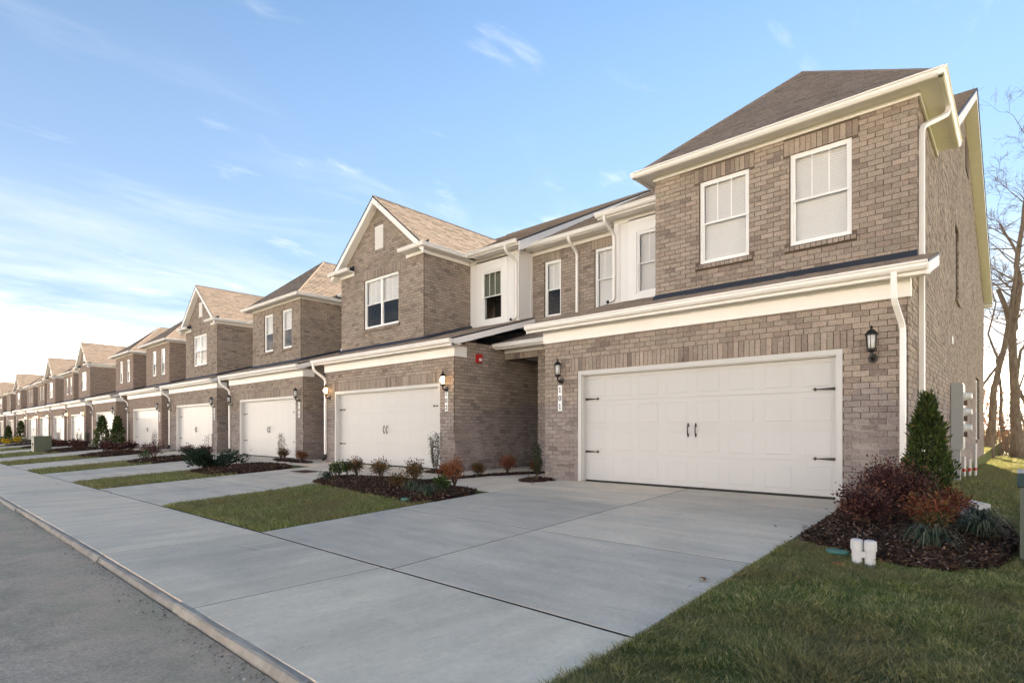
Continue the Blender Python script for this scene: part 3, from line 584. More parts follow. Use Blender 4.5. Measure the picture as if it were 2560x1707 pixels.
def garage_door(house, x0, x1, z0, z1, yw, lod=0, mat='door_paint', hw=True):
    TR = 0.085; y = yw + 0.16
    m = MB(); m.box(x0, x0 + TR, yw + 0.01, y + 0.03, z0, z1); m.box(x1 - TR, x1, yw + 0.01, y + 0.03, z0, z1); m.box(x0 + TR, x1 - TR, yw + 0.01, y + 0.03, z1 - TR, z1)
    m.box(x0 + TR, x0 + TR + 0.02, yw + 0.05, y, z0, z1 - TR); m.box(x1 - TR - 0.02, x1 - TR, yw + 0.05, y, z0, z1 - TR); m.box(x0 + TR, x1 - TR, yw + 0.05, y, z1 - TR - 0.02, z1 - TR)
    a, b = x0 + TR, x1 - TR; zb = z0 + 0.03; H = (z1 - TR - zb) / 4
    d = MB()
    for k in range(4): d.box(a, b, y, y + 0.05, zb + k * H + (0.004 if k else 0), zb + (k + 1) * H - 0.004)
    d.box(a, b, y + 0.02, y + 0.05, zb, z1 - TR)
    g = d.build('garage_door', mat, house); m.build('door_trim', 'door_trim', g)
    s = MB(); s.box(a, b, y - 0.01, y + 0.045, z0 + 0.002, zb); s.build('bottom_seal', 'black_plastic', g)
    if lod < 2:
        W = (b - a) / 8; pw, ph = W - 0.11, H - 0.17; me = None
        for k in range(4):
            for i in range(8):
                px, pz = a + (i + 0.5) * W, zb + (k + 0.5) * H
                if me is None:
                    q = MB(); e = 0.014; o1 = [(-pw / 2, -ph / 2), (pw / 2, -ph / 2), (pw / 2, ph / 2), (-pw / 2, ph / 2)]; o2 = [(x * (1 - 0.12 / pw), z * (1 - 2 * e / ph)) for x, z in o1]
                    V = [(x, 0.004, z) for x, z in o1] + [(x, -0.0055, z) for x, z in o2]; q.add(V, [(4, 5, 6, 7), (0, 1, 5, 4), (1, 2, 6, 5), (2, 3, 7, 6), (3, 0, 4, 7)])
                    me = bpy.data.meshes.new('panel'); me.from_pydata(np.concatenate(q.v).tolist(), [], q.f); me.update(); me.materials.append(MATS[mat])
                put('panel', me, (px, y, pz), g)
    if hw:
        for sx, zz in ((1, zb + 3 * H + 0.04), (1, zb + H + 0.04), (-1, zb + 3 * H + 0.04), (-1, zb + H + 0.04)):
            h = MB(); X = a + 0.03 if sx > 0 else b - 0.03; yy = y - 0.022
            pts = [(u_ * 0.78, w_ * 0.85) for u_, w_ in ((0, 0.032), (0.36, 0.010), (0.375, 0.030), (0.40, 0.034), (0.415, 0.012), (0.455, 0.0), (0.415, -0.012), (0.40, -0.034), (0.375, -0.030), (0.36, -0.010), (0, -0.032))]
            P = [(X + sx * u, zz + w) for u, w in pts]; h.prism(P if sx < 0 else P[::-1], 'y', yy, yy + 0.012)
            for u in (0.04, 0.15, 0.30): h.lathe([(0.010, 0), (0.006, 0.006)], (X + sx * u, yy - 0.003, zz), 6)
            h.build('strap_hinge', 'black_iron', g)
        for sx in (-1, 1):
            h = MB(); X = (a + b) / 2 + sx * 0.075; zc = zb + 2 * H - 0.06
            h.tube([(X, y - 0.012, zc - 0.085), (X, y - 0.04, zc - 0.06), (X, y - 0.05, zc), (X, y - 0.04, zc + 0.06), (X, y - 0.012, zc + 0.085)], [0.011, 0.011, 0.010, 0.011, 0.011], 8)
            for s2 in (-1, 1):
                P = [(X + u * .8, zc + s2 * (0.088 + w * .7)) for u, w in ((-0.022, -0.03), (0.022, -0.03), (0.026, 0.0), (0.012, 0.02), (0.02, 0.035), (0.0, 0.075), (-0.02, 0.035), (-0.012, 0.02), (-0.026, 0.0))]
                h.prism(P[::-1] if s2 > 0 else P, 'y', y - 0.022, y - 0.012)
            h.build('pull_handle', 'black_iron', g)
    return g
def lantern(x, yw, z, label, lit=False, lod=0, group='wall lanterns beside the garage doors'):
    """carriage lantern, z = centre of the glass; back plate on the wall plane yw"""
    t = empty('wall_lantern', (x, yw, z - 0.27), label, 'wall lamp', group); n = 10 if lod < 2 else 6; y = yw - 0.15
    m = MB(); m.prism([(x + 0.062 * math.cos(a), z - 0.235 + 0.075 * math.sin(a)) for a in np.linspace(0, 2 * math.pi, n, endpoint=False)][::-1], 'y', yw - 0.03, yw - 0.002); m.build('back_plate', 'black_iron', t)
    m = MB(); m.tube([(x, yw - 0.02, z - 0.235), (x, yw - 0.09, z - 0.26), (x, y, z - 0.215), (x, y, z - 0.14)], [0.022, 0.020, 0.020, 0.026], n); m.build('arm', 'black_iron', t)
    m = MB(); m.lathe([(0.02, -0.16), (0.045, -0.145), (0.070, -0.125), (0.070, -0.105), (0.062, -0.098)], (x, y, z), n); m.build('base', 'black_iron', t)
    m = MB(); m.lathe([(0.088, 0.10), (0.086, 0.115), (0.066, 0.150), (0.040, 0.175), (0.016, 0.19), (0.016, 0.205), (0.024, 0.213), (0.014, 0.228), (0.004, 0.245)], (x, y, z), n); m.build('cap', 'black_iron', t)
    m = MB()
    for k in range(6):
        a = 2 * math.pi * (k + .5) / 6; m.tube([(x + 0.060 * math.cos(a), y + 0.060 * math.sin(a), z - 0.10), (x + 0.074 * math.cos(a), y + 0.074 * math.sin(a), z + 0.105)], 0.0055, 4)
    m.build('cage', 'black_iron', t)
    m = MB(); m.lathe([(0.042, -0.098), (0.05, 0.10)], (x, y, z), n); m.build('glass_chimney', 'lamp_glow' if lit else 'frosted_glass', t, smooth=True)
    if lit:
        m = MB(); m.lathe([(0.012, -0.05), (0.03, -0.01), (0.03, 0.02), (0.01, 0.05)], (x, y - 0.055, z), 8); m.build('bulb', 'lamp_bulb', t, smooth=True)
        ld = bpy.data.lights.new('lantern_light', 'POINT'); ld.energy = 0.8 if lod < 2 else 0.6; ld.color = (1.0, 0.62, 0.32); ld.shadow_soft_size = 0.05
        lo = bpy.data.objects.new('lantern_light', ld); COL.objects.link(lo); lo.parent = t; lo.location = (0.0, -0.26, 0.27)
    return t
def digit_mesh(ch, h):
    m = MB()
    if ch == '1':
        m.prism([(-.055, 0), (.055, 0), (.055, .03), (.022, .04), (.022, .26), (-.004, .26), (-.06, .225), (-.06, .205), (-.022, .215), (-.022, .04), (-.055, .03)], 'y', -0.002, 0.0)
        s = h / 0.26
    else:
        cu = bpy.data.curves.new('numeral', 'FONT'); cu.body = ch; cu.size = 1.0; cu.align_x = 'CENTER'; cu.extrude = 0.004; cu.offset = 0.018
        o = bpy.data.objects.new('numeral', cu); COL.objects.link(o); dg = bpy.context.evaluated_depsgraph_get(); me = o.evaluated_get(dg).to_mesh()
        V = np.array([v.co[:] for v in me.vertices]); F = [tuple(p.vertices) for p in me.polygons]; o.evaluated_get(dg).to_mesh_clear(); bpy.data.objects.remove(o)
        V[:, 0] -= (V[:, 0].min() + V[:, 0].max()) / 2; hh = V[:, 1].max() - V[:, 1].min(); V[:, 1] -= V[:, 1].min()
        m.add(np.stack([V[:, 0] * 1.05, -V[:, 2], V[:, 1]], 1), F); s = h / hh
    m.v = [v * s for v in m.v]; return m
def number_plate(x, yw, z, txt, label):
    t = empty('house_number_plate', (x, yw, z - 0.29), label, 'number sign', 'house number plates on the garage walls')
    m = MB(); m.box(x - 0.052, x + 0.052, yw - 0.018, yw - 0.002, z - 0.285, z + 0.285); m.build('plate', 'plate_white', t)
    for i, ch in enumerate(txt):
        d = digit_mesh(ch, 0.115); d.v = [v + np.array([x, yw - 0.0195, z + 0.125 - i * 0.185]) for v in d.v]; d.build('numeral', 'ink', t)

# ------------------------------------------------------------------ one townhouse
YG, YB, YM, YK = 9.91, 10.93, 12.9, 13.5          # garage, bay, siding and recessed brick planes
ZF = -1.115; ZFR = 1.93; ZSOF = 2.20; ZG = 2.20   # floor, frieze bottom, soffit, gutter bottom
def shed_z(y): return 2.325 + 0.30 * (y - 9.50)
def roof_main(y, e=12.5, ze=5.66): return ze + (9.85 - ze) / (20.9 - e) * (y - e)
def house(spec):
    n, gR, gL, bR, bL, kind, lod = spec['n'], spec['gR'], spec['gL'], spec['bR'], spec['bL'], spec['kind'], spec['lod']
    dy = spec.get('dy', 0.0); yg, yb, ym = YG + dy, YB + dy, YM + dy
    H = empty('townhouse', ((gR + gL) / 2, yg, ZF), spec['label'], 'house', 'row of brick townhouses')
    end = spec.get('end', False)
    # --- garage storey
    dR = gR - spec.get('dr', 0.58); dL = dR - 5.03 if n != 102 else -17.04
    z1 = ZF + 2.37; sh = 3 * BH
    hole = (dL, dR, ZF - 0.2, z1); sold = [(dL - 0.16, dR + 0.16, z1, course_z(z1 + sh) - z1)]
    pref = (lambda b: -(b[0]) - 0.5 * b[2])
    w = front_wall(H, 'garage_wall', yg, gL, gR, ZF - 0.25, ZFR + 0.03, [hole], sold, lod, n_obj=150 if n == 101 else 0, prefer=pref)
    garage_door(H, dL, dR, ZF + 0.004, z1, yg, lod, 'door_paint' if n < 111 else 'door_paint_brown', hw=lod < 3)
    ws = side_wall(H, 'garage_side_wall', gR, yg + (0.03 if lod < 2 else 0.24), ym + 0.6 if not end else 33.5, ZF - 0.6 if end else ZF - 0.25, 2.36 + 0.0 if not end else 6.2, spec.get('sideholes', ()), lod,
              clip=spec.get('sideclip') or (lambda z, yg=yg: (yg, 40) if z < 2.2 else (yg + (z - 2.2) / 0.3, 40)), top=spec.get('sidetop')) if not end else None
    lw = MB(); lw.box(gL, gL + 0.2, yg + 0.24, ym + 0.6, ZF - 0.25, 2.3); lw.build('garage_left_wall', 'brick_far', H)
    soffit_frieze(H, gL, gR, yg, ZFR, ZSOF, 0.30, 0.26, ends=(0.035, 0.035))
    gutter_x(H, gL - 0.27, gR + 0.27, yg - 0.325, ZG + 0.01)
    # --- lower shed roof
    ytop = ym + 0.02; sx0, sx1 = gL - 0.26, gR + 0.26
    if n == 101: sx1 = gR + 0.28
    r = MB(); A = [(sx0, yg - 0.36, shed_z(YG - 0.36)), (sx1, yg - 0.36, shed_z(YG - 0.36)), (sx1, ytop, shed_z(ytop - dy)), (sx0, ytop, shed_z(ytop - dy))]
    if end: A = [A[0], A[1], (sx1, yb + 0.0, shed_z(YB)), (gR - 0.26, yb + 0.0, shed_z(YB)), (gR - 0.26, ytop, shed_z(ytop)), A[3]]
    if end:
        r.slab([A[0], A[1], A[2], (sx0, yb, shed_z(YB))], 0.035); r.slab([(sx0, yb, shed_z(YB)), (gR - 0.26, yb, shed_z(YB)), A[4], A[5]], 0.035)
    else: r.slab(A, 0.035)
    ro = r.build('shed_roof', 'flashing', H)
    if lod < 3:
        if end: shingled(ro, [A[0], A[1], A[2], (sx0, yb, shed_z(YB))], (1, 0, 0)); shingled(ro, [(sx0, yb, shed_z(YB)), (bL, yb, shed_z(YB)), (bL, ytop, shed_z(ytop)), A[5]], (1, 0, 0))
        else: shingled(ro, A, (1, 0, 0), tab=0.24 if lod < 2 else 0.5)
    # white rake boards on the shed ends
    for sx, sg in ((sx1 - 0.03, 1),) + (((sx0, -1),) if lod < 2 else ()):
        k = MB(); ye = ytop if not (end and sg > 0) else yb
        k.prism([(yg - 0.36, shed_z(YG - 0.36) - 0.20), (ye, shed_z(ye - dy) - 0.20), (ye, shed_z(ye - dy) - 0.037), (yg - 0.36, shed_z(YG - 0.36) - 0.037)], 'x', sx, sx + 0.03); k.build('rake_board', 'white_trim', H)
        s = MB(); xa, xb = (gR, sx) if sg > 0 else (sx + 0.03, gL)
        s.prism([(yg - 0.3, shed_z(YG - 0.3) - 0.20), (ye, shed_z(ye - dy) - 0.20), (ye, shed_z(ye - dy) - 0.18), (yg - 0.3, shed_z(YG - 0.3) - 0.18)], 'x', xa, xb); s.build('rake_soffit', 'white_trim', H)
    # frieze return on the garage side
    k = MB(); k.box(gR + 0.001, gR + 0.034, yg + 0.0, yg + (0.42 if n != 101 else 0.10), ZFR, ZSOF); k.build('frieze_return', 'white_trim', H)
    # --- bay storey
    zf = 5.28 if kind == 'hip' else 5.44; zt = zf + 0.09; zb0 = shed_z(YB) - 0.1
    wins = spec['wins']; holes = [(a, b, c, d) for a, b, c, d in wins]
    sold = [(a - 0.10, b + 0.10, d, 3 * BH) for a, b, c, d in wins] + [(a - 0.08, b + 0.08, c - 0.105, 0.105) for a, b, c, d in wins]
    sill_rows = [s for s in sold if abs(s[3] - 0.105) < 1e-6]
    m = MB(); ins = 0.009 if lod < 2 else 0; sheet_with_holes(m, 'y', yb + (0.006 if lod < 2 else 0), yb + 0.24, bL + ins, bR - ins, zb0, zt, holes)
    apex = None
    if kind == 'gable':
        cx = (bL + bR) / 2; zp = 7.60; hw = (bR - bL) / 2; sl = 0.82
        m.prism([(bL, zt), (bR, zt), (bR, zt + .12), (cx, zt + .12 + hw * sl), (bL, zt + .12)][::-1], 'y', yb + (0.006 if lod < 2 else 0), yb + 0.24)
    w2 = m.build('bay_wall', 'mortar' if lod < 2 else 'brick_far', H)
    if lod < 2:
        hs = holes + [(s[0], s[1], s[2], s[2] + s[3]) for s in sold]; sb = [q for s in sold if s not in sill_rows for q in soldiers(*s)]
        if kind == 'gable':
            vx0, vx1, vz0, vz1 = cx - 0.23, cx + 0.23, 6.05, 6.83; hs.append((vx0 - 0.1, vx1 + 0.1, vz0 - 0.1, vz1 + 0.1))
            sb += soldiers(vx0 - 0.1, vx1 + 0.1, vz1, 0.1) + soldiers(vx0 - 0.1, vx1 + 0.1, vz0 - 0.1, 0.1)
            zz = vz0
            while zz < vz1 - 0.02: sb += [(vx0 - 0.1, vx0 - JT, zz, zz + BH - JT), (vx1, vx1 + 0.1 - JT, zz, zz + BH - JT)]; zz += BH
            zc = zt + .12; B = bricks_in(bL, bR, zb0, zc + hw * sl, hs, lambda z: (bL, bR) if z < zc else ((bL + (z - zc) / sl, bR - (z - zc) / sl) if bR - bL > 2 * (z - zc) / sl + 0.1 else None))
        else: B = bricks_in(bL, bR, zb0, zt, hs)
        place_bricks(w2, B, sb, 'y', yb, 150 if n == 101 else 0, (lambda b: -b[0] + 0.3 * b[2]))
        for a, b, c, d in wins: sill(w2, a - 0.08, b + 0.08, yb, c)
    if kind == 'gable':
        v = MB(); cx = (bL + bR) / 2; v.box(cx - 0.23, cx + 0.23, yb - 0.012 if lod < 2 else yb - 0.02, yb + 0.01, 6.05, 6.83)
        for i in range(9): zz = 6.09 + i * 0.078; v.hexa([(cx - .2, yb - .034, zz), (cx + .2, yb - .034, zz), (cx + .2, yb - .012, zz + .03), (cx - .2, yb - .012, zz + .03)], [(cx - .2, yb - .034, zz + .012), (cx + .2, yb - .034, zz + .012), (cx + .2, yb - .012, zz + .06), (cx - .2, yb - .012, zz + .06)])
        v.build('gable_vent', 'white_trim', H)
    for (a, b, c, d) in wins: window(H, a, b, c, d, yb, spec.get('sashes', 1), spec.get('lites', 3), spec.get('blind', 'half'), lod)
    fl = MB(); fl.hexa([(bL, yb - 0.13, shed_z(YB - 0.13) + 0.012), (bR, yb - 0.13, shed_z(YB - 0.13) + 0.012), (bR, yb - 0.001, shed_z(YB) + 0.01), (bL, yb - 0.001, shed_z(YB) + 0.01)], [(bL, yb - 0.13, shed_z(YB - 0.13) + 0.018), (bR, yb - 0.13, shed_z(YB - 0.13) + 0.018), (bR, yb - 0.012, shed_z(YB) + 0.105), (bL, yb - 0.012, shed_z(YB) + 0.105)])
    fl.build('flashing_strip', 'flashing', H)
    # side of the bay facing +X
    if not end:
        side_wall(H, 'bay_side_wall', bR, yb + (0.03 if lod < 2 else 0.24), ym + 0.3, shed_z(YB) - 0.1, zt, (), lod, clip=lambda z, dy=dy: (yb, 40) if z < 2.75 + 9 else None)
        fs = MB(); fs.hexa([(bR - 0.01, yb, shed_z(YB)), (bR + 0.14, yb, shed_z(YB) + 0.012), (bR + 0.14, ym, shed_z(YM) + 0.012), (bR - 0.01, ym, shed_z(YM))], [(bR + 0.012, yb, shed_z(YB) + 0.11), (bR + 0.14, yb, shed_z(YB) + 0.018), (bR + 0.14, ym, shed_z(YM) + 0.018), (bR + 0.012, ym, shed_z(YM) + 0.11)]); fs.build('flashing_strip', 'flashing', H)
    lb = MB(); lb.box(bL, bL + 0.2, yb + 0.24, ym + 0.6, zb0, zt); lb.build('bay_left_wall', 'brick_far', H)
    # --- bay roof
    ov = 0.26; cx = (bL + bR) / 2
    if kind == 'hip':
        soffit_frieze(H, bL, bR, yb, zf, zt, ov, ov, ends=(0.03, 0.03))
        x0, x1, y0 = bL - ov, bR + ov, yb - ov; ze = zt + 0.095; hwd = (x1 - x0) / 2; pitch = 0.885; za = ze + hwd * pitch; ya = y0 + hwd; ye = 12.5 + dy + (za - 5.66) / 0.499
        gutter_x(H, x0 - 0.10, x1 + 0.10, y0 - 0.022, zt - 0.035)
        yend = 13.6 + dy if end else ym - 0.1
        for s, X in ((1, bR), (-1, bL)):
            b = MB(); b.box(min(X, X + s * 0.03), max(X, X + s * 0.03), yb - 0.03, yend, zf, zt); b.build('frieze_board', 'white_trim', H)
            b = MB(); b.box(min(X, X + s * ov), max(X, X + s * ov), yb + 0.021, yend, zt + 0.002, zt + 0.02); b.build('soffit', 'soffit_vinyl', H)
            b = MB(); b.box(min(X + s * ov, X + s * (ov + 0.02)), max(X + s * ov, X + s * (ov + 0.02)), y0, yend, zt - 0.035, zt + 0.12); b.build('fascia', 'white_trim', H)
            gutter_y(H, y0 - 0.13, yend - 0.05, X + s * (ov + 0.022), zt - 0.035, s)
        r = MB(); e0, e1 = x0 - 0.03, x1 + 0.03; yy = y0 - 0.03; zz = ze - 0.025
        Fp = [(e0, yy, zz), (e1, yy, zz), (cx, ya, za)]; Rp = [(e1, yy, zz), (e1, yend, zz), (e1 - (hwd), ye, za), (cx, ye, za), (cx, ya, za)]
        Rp = [(e1, yy, zz), (e1, max(yend, 12.6 + dy), zz), (cx, ye, za), (cx, ya, za)]; Lp = [(e0, yy, zz), (cx, ya, za), (cx, ye, za), (e0, max(yend, 12.6 + dy), zz)]
        r.slab(Fp, 0.03); r.slab(Rp, 0.03); r.slab(Lp, 0.03); ro = r.build('bay_roof', 'flashing', H)
        tb = 0.21 if lod < 2 else 0.3
        shingled(ro, Fp, (1, 0, 0), tab=tb); shingled(ro, Rp, (0, 1, 0), tab=tb)
        if lod < 2: shingled(ro, Lp, (0, 1, 0), tab=tb)
        c = MB()
        for a, b in (((e0, yy, zz), (cx, ya, za)), ((e1, yy, zz), (cx, ya, za)), ((cx, ya, za), (cx, ye, za))): c.tube([tuple(Vector(a) + Vector((0, 0, 0.0))), tuple(Vector(b) + Vector((0, 0, 0.0)))], 0.035, 6)
        c.build('hip_cap', 'shingle', ro)
    else:
        pit = 0.82; x0, x1, y0 = bL - ov, bR + ov, yb - ov; ze = zt + 0.07; za = ze + (x1 - x0) / 2 * pit; ye = 12.5 + dy + (za - 5.66) / 0.499
        Rp = [(x1 + .02, y0, ze - .016), (x1 + .02, 12.55 + dy, ze - .016), (cx, ye, za), (cx, y0, za)]; Lp = [(x0 - .02, y0, ze - .016), (cx, y0, za), (cx, ye, za), (x0 - .02, 12.55 + dy, ze - .016)]
        r = MB(); r.slab(Rp, 0.035); r.slab(Lp, 0.035); ro = r.build('bay_roof', 'flashing', H)
        shingled(ro, Rp, (0, 1, 0), tab=0.21 if lod < 2 else 0.3)
        if lod < 2: shingled(ro, Lp, (0, 1, 0), tab=0.26)
        c = MB(); c.tube([(cx, y0, za + 0.005), (cx, ye, za + 0.005)], 0.03, 6); c.build('ridge_cap', 'shingle', ro)
        for s in (1, -1):   # rake boards, barge soffit and eave returns
            E = x1 + .02 if s > 0 else x0 - .02; dz = 0.045
            poly = [(E, ze - .016 - dz), (cx, za - dz), (cx, za - dz - 0.21), (E, ze - .016 - dz - 0.21)]; poly = poly if s > 0 else poly[::-1]
            b = MB(); b.prism(poly, 'y', y0 + 0.005, y0 + 0.04); b.build('rake_board', 'white_trim', H)
            b = MB(); q = [(E - s * 0.05, ze - dz - 0.17), (cx, za - dz - 0.185), (cx, za - dz - 0.20), (E - s * 0.05, ze - dz - 0.19)]; q = q if s > 0 else q[::-1]; b.prism(q, 'y', y0 + 0.04, yb - 0.001); b.build('barge_soffit', 'soffit_vinyl', H)
            X = bR if s > 0 else bL; L = 0.86; xi = X - s * L
            lo, hi = min(xi, X + s * ov), max(xi, X + s * ov)
            b = MB(); b.box(lo, hi, y0, yb - 0.001, zt, zt + 0.05); b.box(min(xi, X) - (0.03 if s < 0 else 0), max(xi, X) + (0.03 if s > 0 else 0), yb - 0.035, yb - 0.001, zf - 0.02, zt); b.build('eave_return', 'white_trim', H)
            gutter_x(H, lo - 0.02, hi + 0.10, y0 - 0.002, zt - 0.01)
            b = MB(); b.hexa([(lo, y0, zt + .10), (hi, y0, zt + .10), (hi, yb, zt + .10), (lo, yb, zt + .10)], [(lo + .02, y0, zt + .112), (hi - .02, y0, zt + .112), (hi - .02, yb - .002, zt + 0.26), (lo + .02, yb - .002, zt + 0.26)]); b.build('return_roof', 'flashing', H)
            b = MB(); b.box(min(X, X + s * 0.03), max(X, X + s * 0.03), yb, ym - 0.06, zf - 0.02, zt); b.build('frieze_board', 'white_trim', H)
            b = MB(); b.box(min(X, X + s * ov), max(X, X + s * ov), yb, ym + 0.02, zt + 0.002, zt + 0.02); b.build('soffit', 'soffit_vinyl', H)
            gutter_y(H, y0 - 0.10, ym - 0.42, X + s * (ov + 0.002), zt - 0.01, s)
    # --- siding section beside the bay, main walls and main roof
    sR, sL = spec.get('sR', gR), bR
    if n == 101: sR, sL = bL, -7.97
    if sR - sL > 0.5:
        sw_ = spec.get('siding_win'); m = MB(); hs = [sw_] if sw_ else []
        sheet_with_holes(m, 'y', ym, ym + 0.2, sL + (0.0), sR, shed_z(YM) - 0.15, 5.62, hs); m.box(sR - 0.2, sR, ym + 0.2, ym + 0.95, shed_z(YM) - 0.2, 5.62) if n != 101 else m.box(sL, sL + .2, ym + .2, ym + .65, shed_z(YM) - 0.2, 5.62)
        wl = m.build('siding_wall', 'white_siding', H)
        x = sL + 0.12
        while x < sR - 0.03:
            if not (sw_ and sw_[0] - 0.32 < x < sw_[1] + 0.32): b = MB(); b.box(x - 0.02, x + 0.02, ym - 0.016, ym - 0.0005, shed_z(YM) - 0.1, 5.42); b.build('batten', 'white_siding', wl)
            x += 0.305
        b = MB(); b.box(sL + 0.0, sR + 0.0, ym - 0.03, ym - 0.001, 5.42, 5.56); b.box(sR - 0.1, sR + 0.02, ym - 0.025, ym - 0.001, shed_z(YM) - 0.1, 5.42) if n != 101 else b.box(sL - .02, sL + .1, ym - .025, ym - .001, shed_z(YM) - 0.1, 5.42)
        b.build('frieze_board', 'white_trim', H)
        if n != 101:
            b = MB(); b.box(sR + 0.001, sR + 0.022, ym - 0.025, ym + 0.10, shed_z(YM) - 0.1, 5.5); b.box(sR + 0.001, sR + 0.022, ym + 0.52, ym + 0.62, shed_z(YM) - 0.1, 5.5); b.build('corner_board', 'white_trim', H)
        if sw_: window(H, *sw_, ym, 1, 3, spec.get('sblind', 'top'), lod, casing=0.24, depth=0.02)
        b = MB(); b.box(sL + 0.37 if n != 101 else sL - 0.3, sR + 0.3 if n != 101 else sR, ym - 0.40, ym + 0.02, 5.562, 5.58); b.build('soffit', 'soffit_vinyl', H)
        b = MB(); b.box(sL + 0.37 if n != 101 else sL - 0.3, sR + 0.3 if n != 101 else sR, ym - 0.42, ym - 0.40, 5.52, 5.66); b.build('fascia', 'white_trim', H)
        gutter_x(H, sL + 0.30 if n != 101 else sL - 0.32, sR + 0.30 if n != 101 else sR, ym - 0.422, 5.555)
    if n != 101:
        mR, mL = gR + 0.05, spec['next'] + 0.05
        b = MB(); b.box(mL, mR, ym + 0.95, 33.0 + dy, ZF - 0.3, 5.55); b.build('main_wall', 'brick_far', H)
        y0, z0 = 12.44 + dy, 5.63; yr, zr = 20.9 + dy, 9.85; rb = 33.4 + dy
        r = MB(); Fq = [(mL, y0, z0), (mR, y0, z0), (mR, yr, zr), (mL, yr, zr)]; r.slab(Fq, 0.04); r.slab([(mL, yr, zr), (mR, yr, zr), (mR, rb, 6.2), (mL, rb, 6.2)], 0.04); ro = r.build('main_roof', 'flashing', H)
        if lod < 3: shingled(ro, Fq, (1, 0, 0), tab=0.26 if lod < 1 else 0.5)
        c = MB(); c.tube([(mL, yr, zr), (mR, yr, zr)], 0.045, 6); c.build('ridge_cap', 'shingle', ro)
        if n == 102:
            k = MB(); k.prism([(y0, z0 - 0.33), (yr, zr - 0.33), (yr, zr - 0.042), (y0, z0 - 0.042)], 'x', mR - 0.03, mR); k.prism([(y0, z0 - 0.20), (yr, zr - 0.20), (yr, zr - 0.18), (y0, z0 - 0.18)], 'x', mR, mR + 0.001); k.build('rake_board', 'white_trim', H)
    # entry recess beside the garage
    if n not in (101,):
        pass
    return H

# ------------------------------------------------------------------ the row of houses
SPEC = [
    dict(n=101, gR=-1.20, gL=-7.97, bR=-1.19, bL=-5.77, kind='hip', lod=0, dr=0.84, end=True, wins=[(-3.09, -2.11, 3.325, 4.98), (-4.79, -3.815, 3.325, 4.98)], blind='full', siding_win=(-7.33, -6.35, 3.48, 5.09), sblind='full', label='nearest brick townhouse, numbered 101, with hipped roof and two blind-covered upper windows'),
    dict(n=102, gR=-11.04, gL=-17.60, bR=-13.57, bL=-18.30, kind='gable', lod=0, dr=0.58, wins=[(-16.84, -14.87, 3.45, 5.13)], sashes=2, siding_win=(-13.0, -12.1, 3.49, 5.11), sblind='shade', next=-19.1, sR=-11.38, label='brick townhouse numbered 102 with pointed gable, double window and lit garage lanterns'),
    dict(n=103, gR=-19.18, gL=-25.76, bR=-21.33, bL=-25.80, kind='hip', lod=1, wins=[(-22.95, -22.1, 3.40, 5.02), (-24.65, -23.8, 3.40, 5.02)], lites=1, next=-27.2, label='brick townhouse with hipped bay roof directly left of the gabled house 102'),
    dict(n=104, gR=-27.24, gL=-33.80, bR=-29.95, bL=-34.50, kind='gable', lod=1, wins=[(-33.3, -31.4, 3.45, 5.10)], sashes=2, lites=1, next=-35.2, label='second gabled brick townhouse from the right, with a pair of joined windows'),
    dict(n=105, gR=-35.20, gL=-41.80, bR=-37.30, bL=-41.80, kind='hip', lod=2, wins=[(-38.9, -38.1, 3.40, 5.0), (-40.6, -39.8, 3.40, 5.0)], lites=1, next=-44.6, label='hip-roofed brick townhouse just left of the second gabled house'),
    dict(n=106, gR=-44.70, gL=-51.20, bR=-44.75, bL=-49.20, kind='hip', lod=2, wins=[(-46.4, -45.6, 3.40, 5.0), (-48.2, -47.4, 3.40, 5.0)], lites=1, next=-53.5, label='hip-roofed brick townhouse behind the two tall conical evergreens'),
    dict(n=107, gR=-53.60, gL=-60.20, bR=-57.20, bL=-61.60, kind='gable', lod=2, wins=[(-60.5, -58.7, 3.45, 5.1)], sashes=2, lites=1, next=-61.2, label='third gabled brick townhouse from the right, wide tan roof slope'),
    dict(n=108, gR=-61.30, gL=-67.70, bR=-63.60, bL=-68.00, kind='hip', lod=2, wins=[(-65.2, -64.4, 3.4, 5.0), (-66.9, -66.1, 3.4, 5.0)], lites=1, next=-68.6, label='narrow-looking hipped townhouse just left of the third gabled house'),
    dict(n=109, gR=-68.70, gL=-75.00, bR=-72.30, bL=-76.90, kind='gable', lod=2, wins=[(-75.6, -73.8, 3.45, 5.1)], sashes=2, lites=1, next=-75.7, label='fourth gabled brick townhouse from the right, far down the row'),
    dict(n=110, gR=-75.80, gL=-82.30, bR=-78.00, bL=-82.40, kind='hip', lod=2, wins=[(-79.6, -78.8, 3.4, 5.0), (-81.3, -80.5, 3.4, 5.0)], lites=1, next=-83.4, label='distant hipped townhouse with the last white garage door of the row'),
    dict(n=111, gR=-83.50, gL=-90.00, bR=-85.50, bL=-90.00, kind='hip', lod=2, wins=[(-87.1, -86.3, 3.4, 5.0), (-88.8, -88.0, 3.4, 5.0)], lites=1, next=-92.1, label='far hipped townhouse with dark garage door behind an evergreen'),
    dict(n=112, gR=-92.20, gL=-98.70, bR=-95.00, bL=-99.60, kind='gable', lod=2, wins=[(-98.3, -96.5, 3.45, 5.1)], sashes=2, lites=1, next=-101.9, label='fifth gabled townhouse from the right, near the left picture edge'),
    dict(n=113, gR=-102.0, gL=-108.5, bR=-104.2, bL=-108.6, kind='hip', lod=2, wins=[(-105.8, -105.0, 3.4, 5.0)], lites=1, next=-110.4, label='hip-roofed townhouse at the left picture edge, smallest hipped one'),
    dict(n=114, gR=-110.5, gL=-117.0, bR=-113.0, bL=-117.6, kind='gable', lod=2, wins=[(-116.3, -114.5, 3.45, 5.1)], sashes=2, lites=1, next=-119.0, label='last gabled townhouse whose roof shows at the left picture edge'),
]
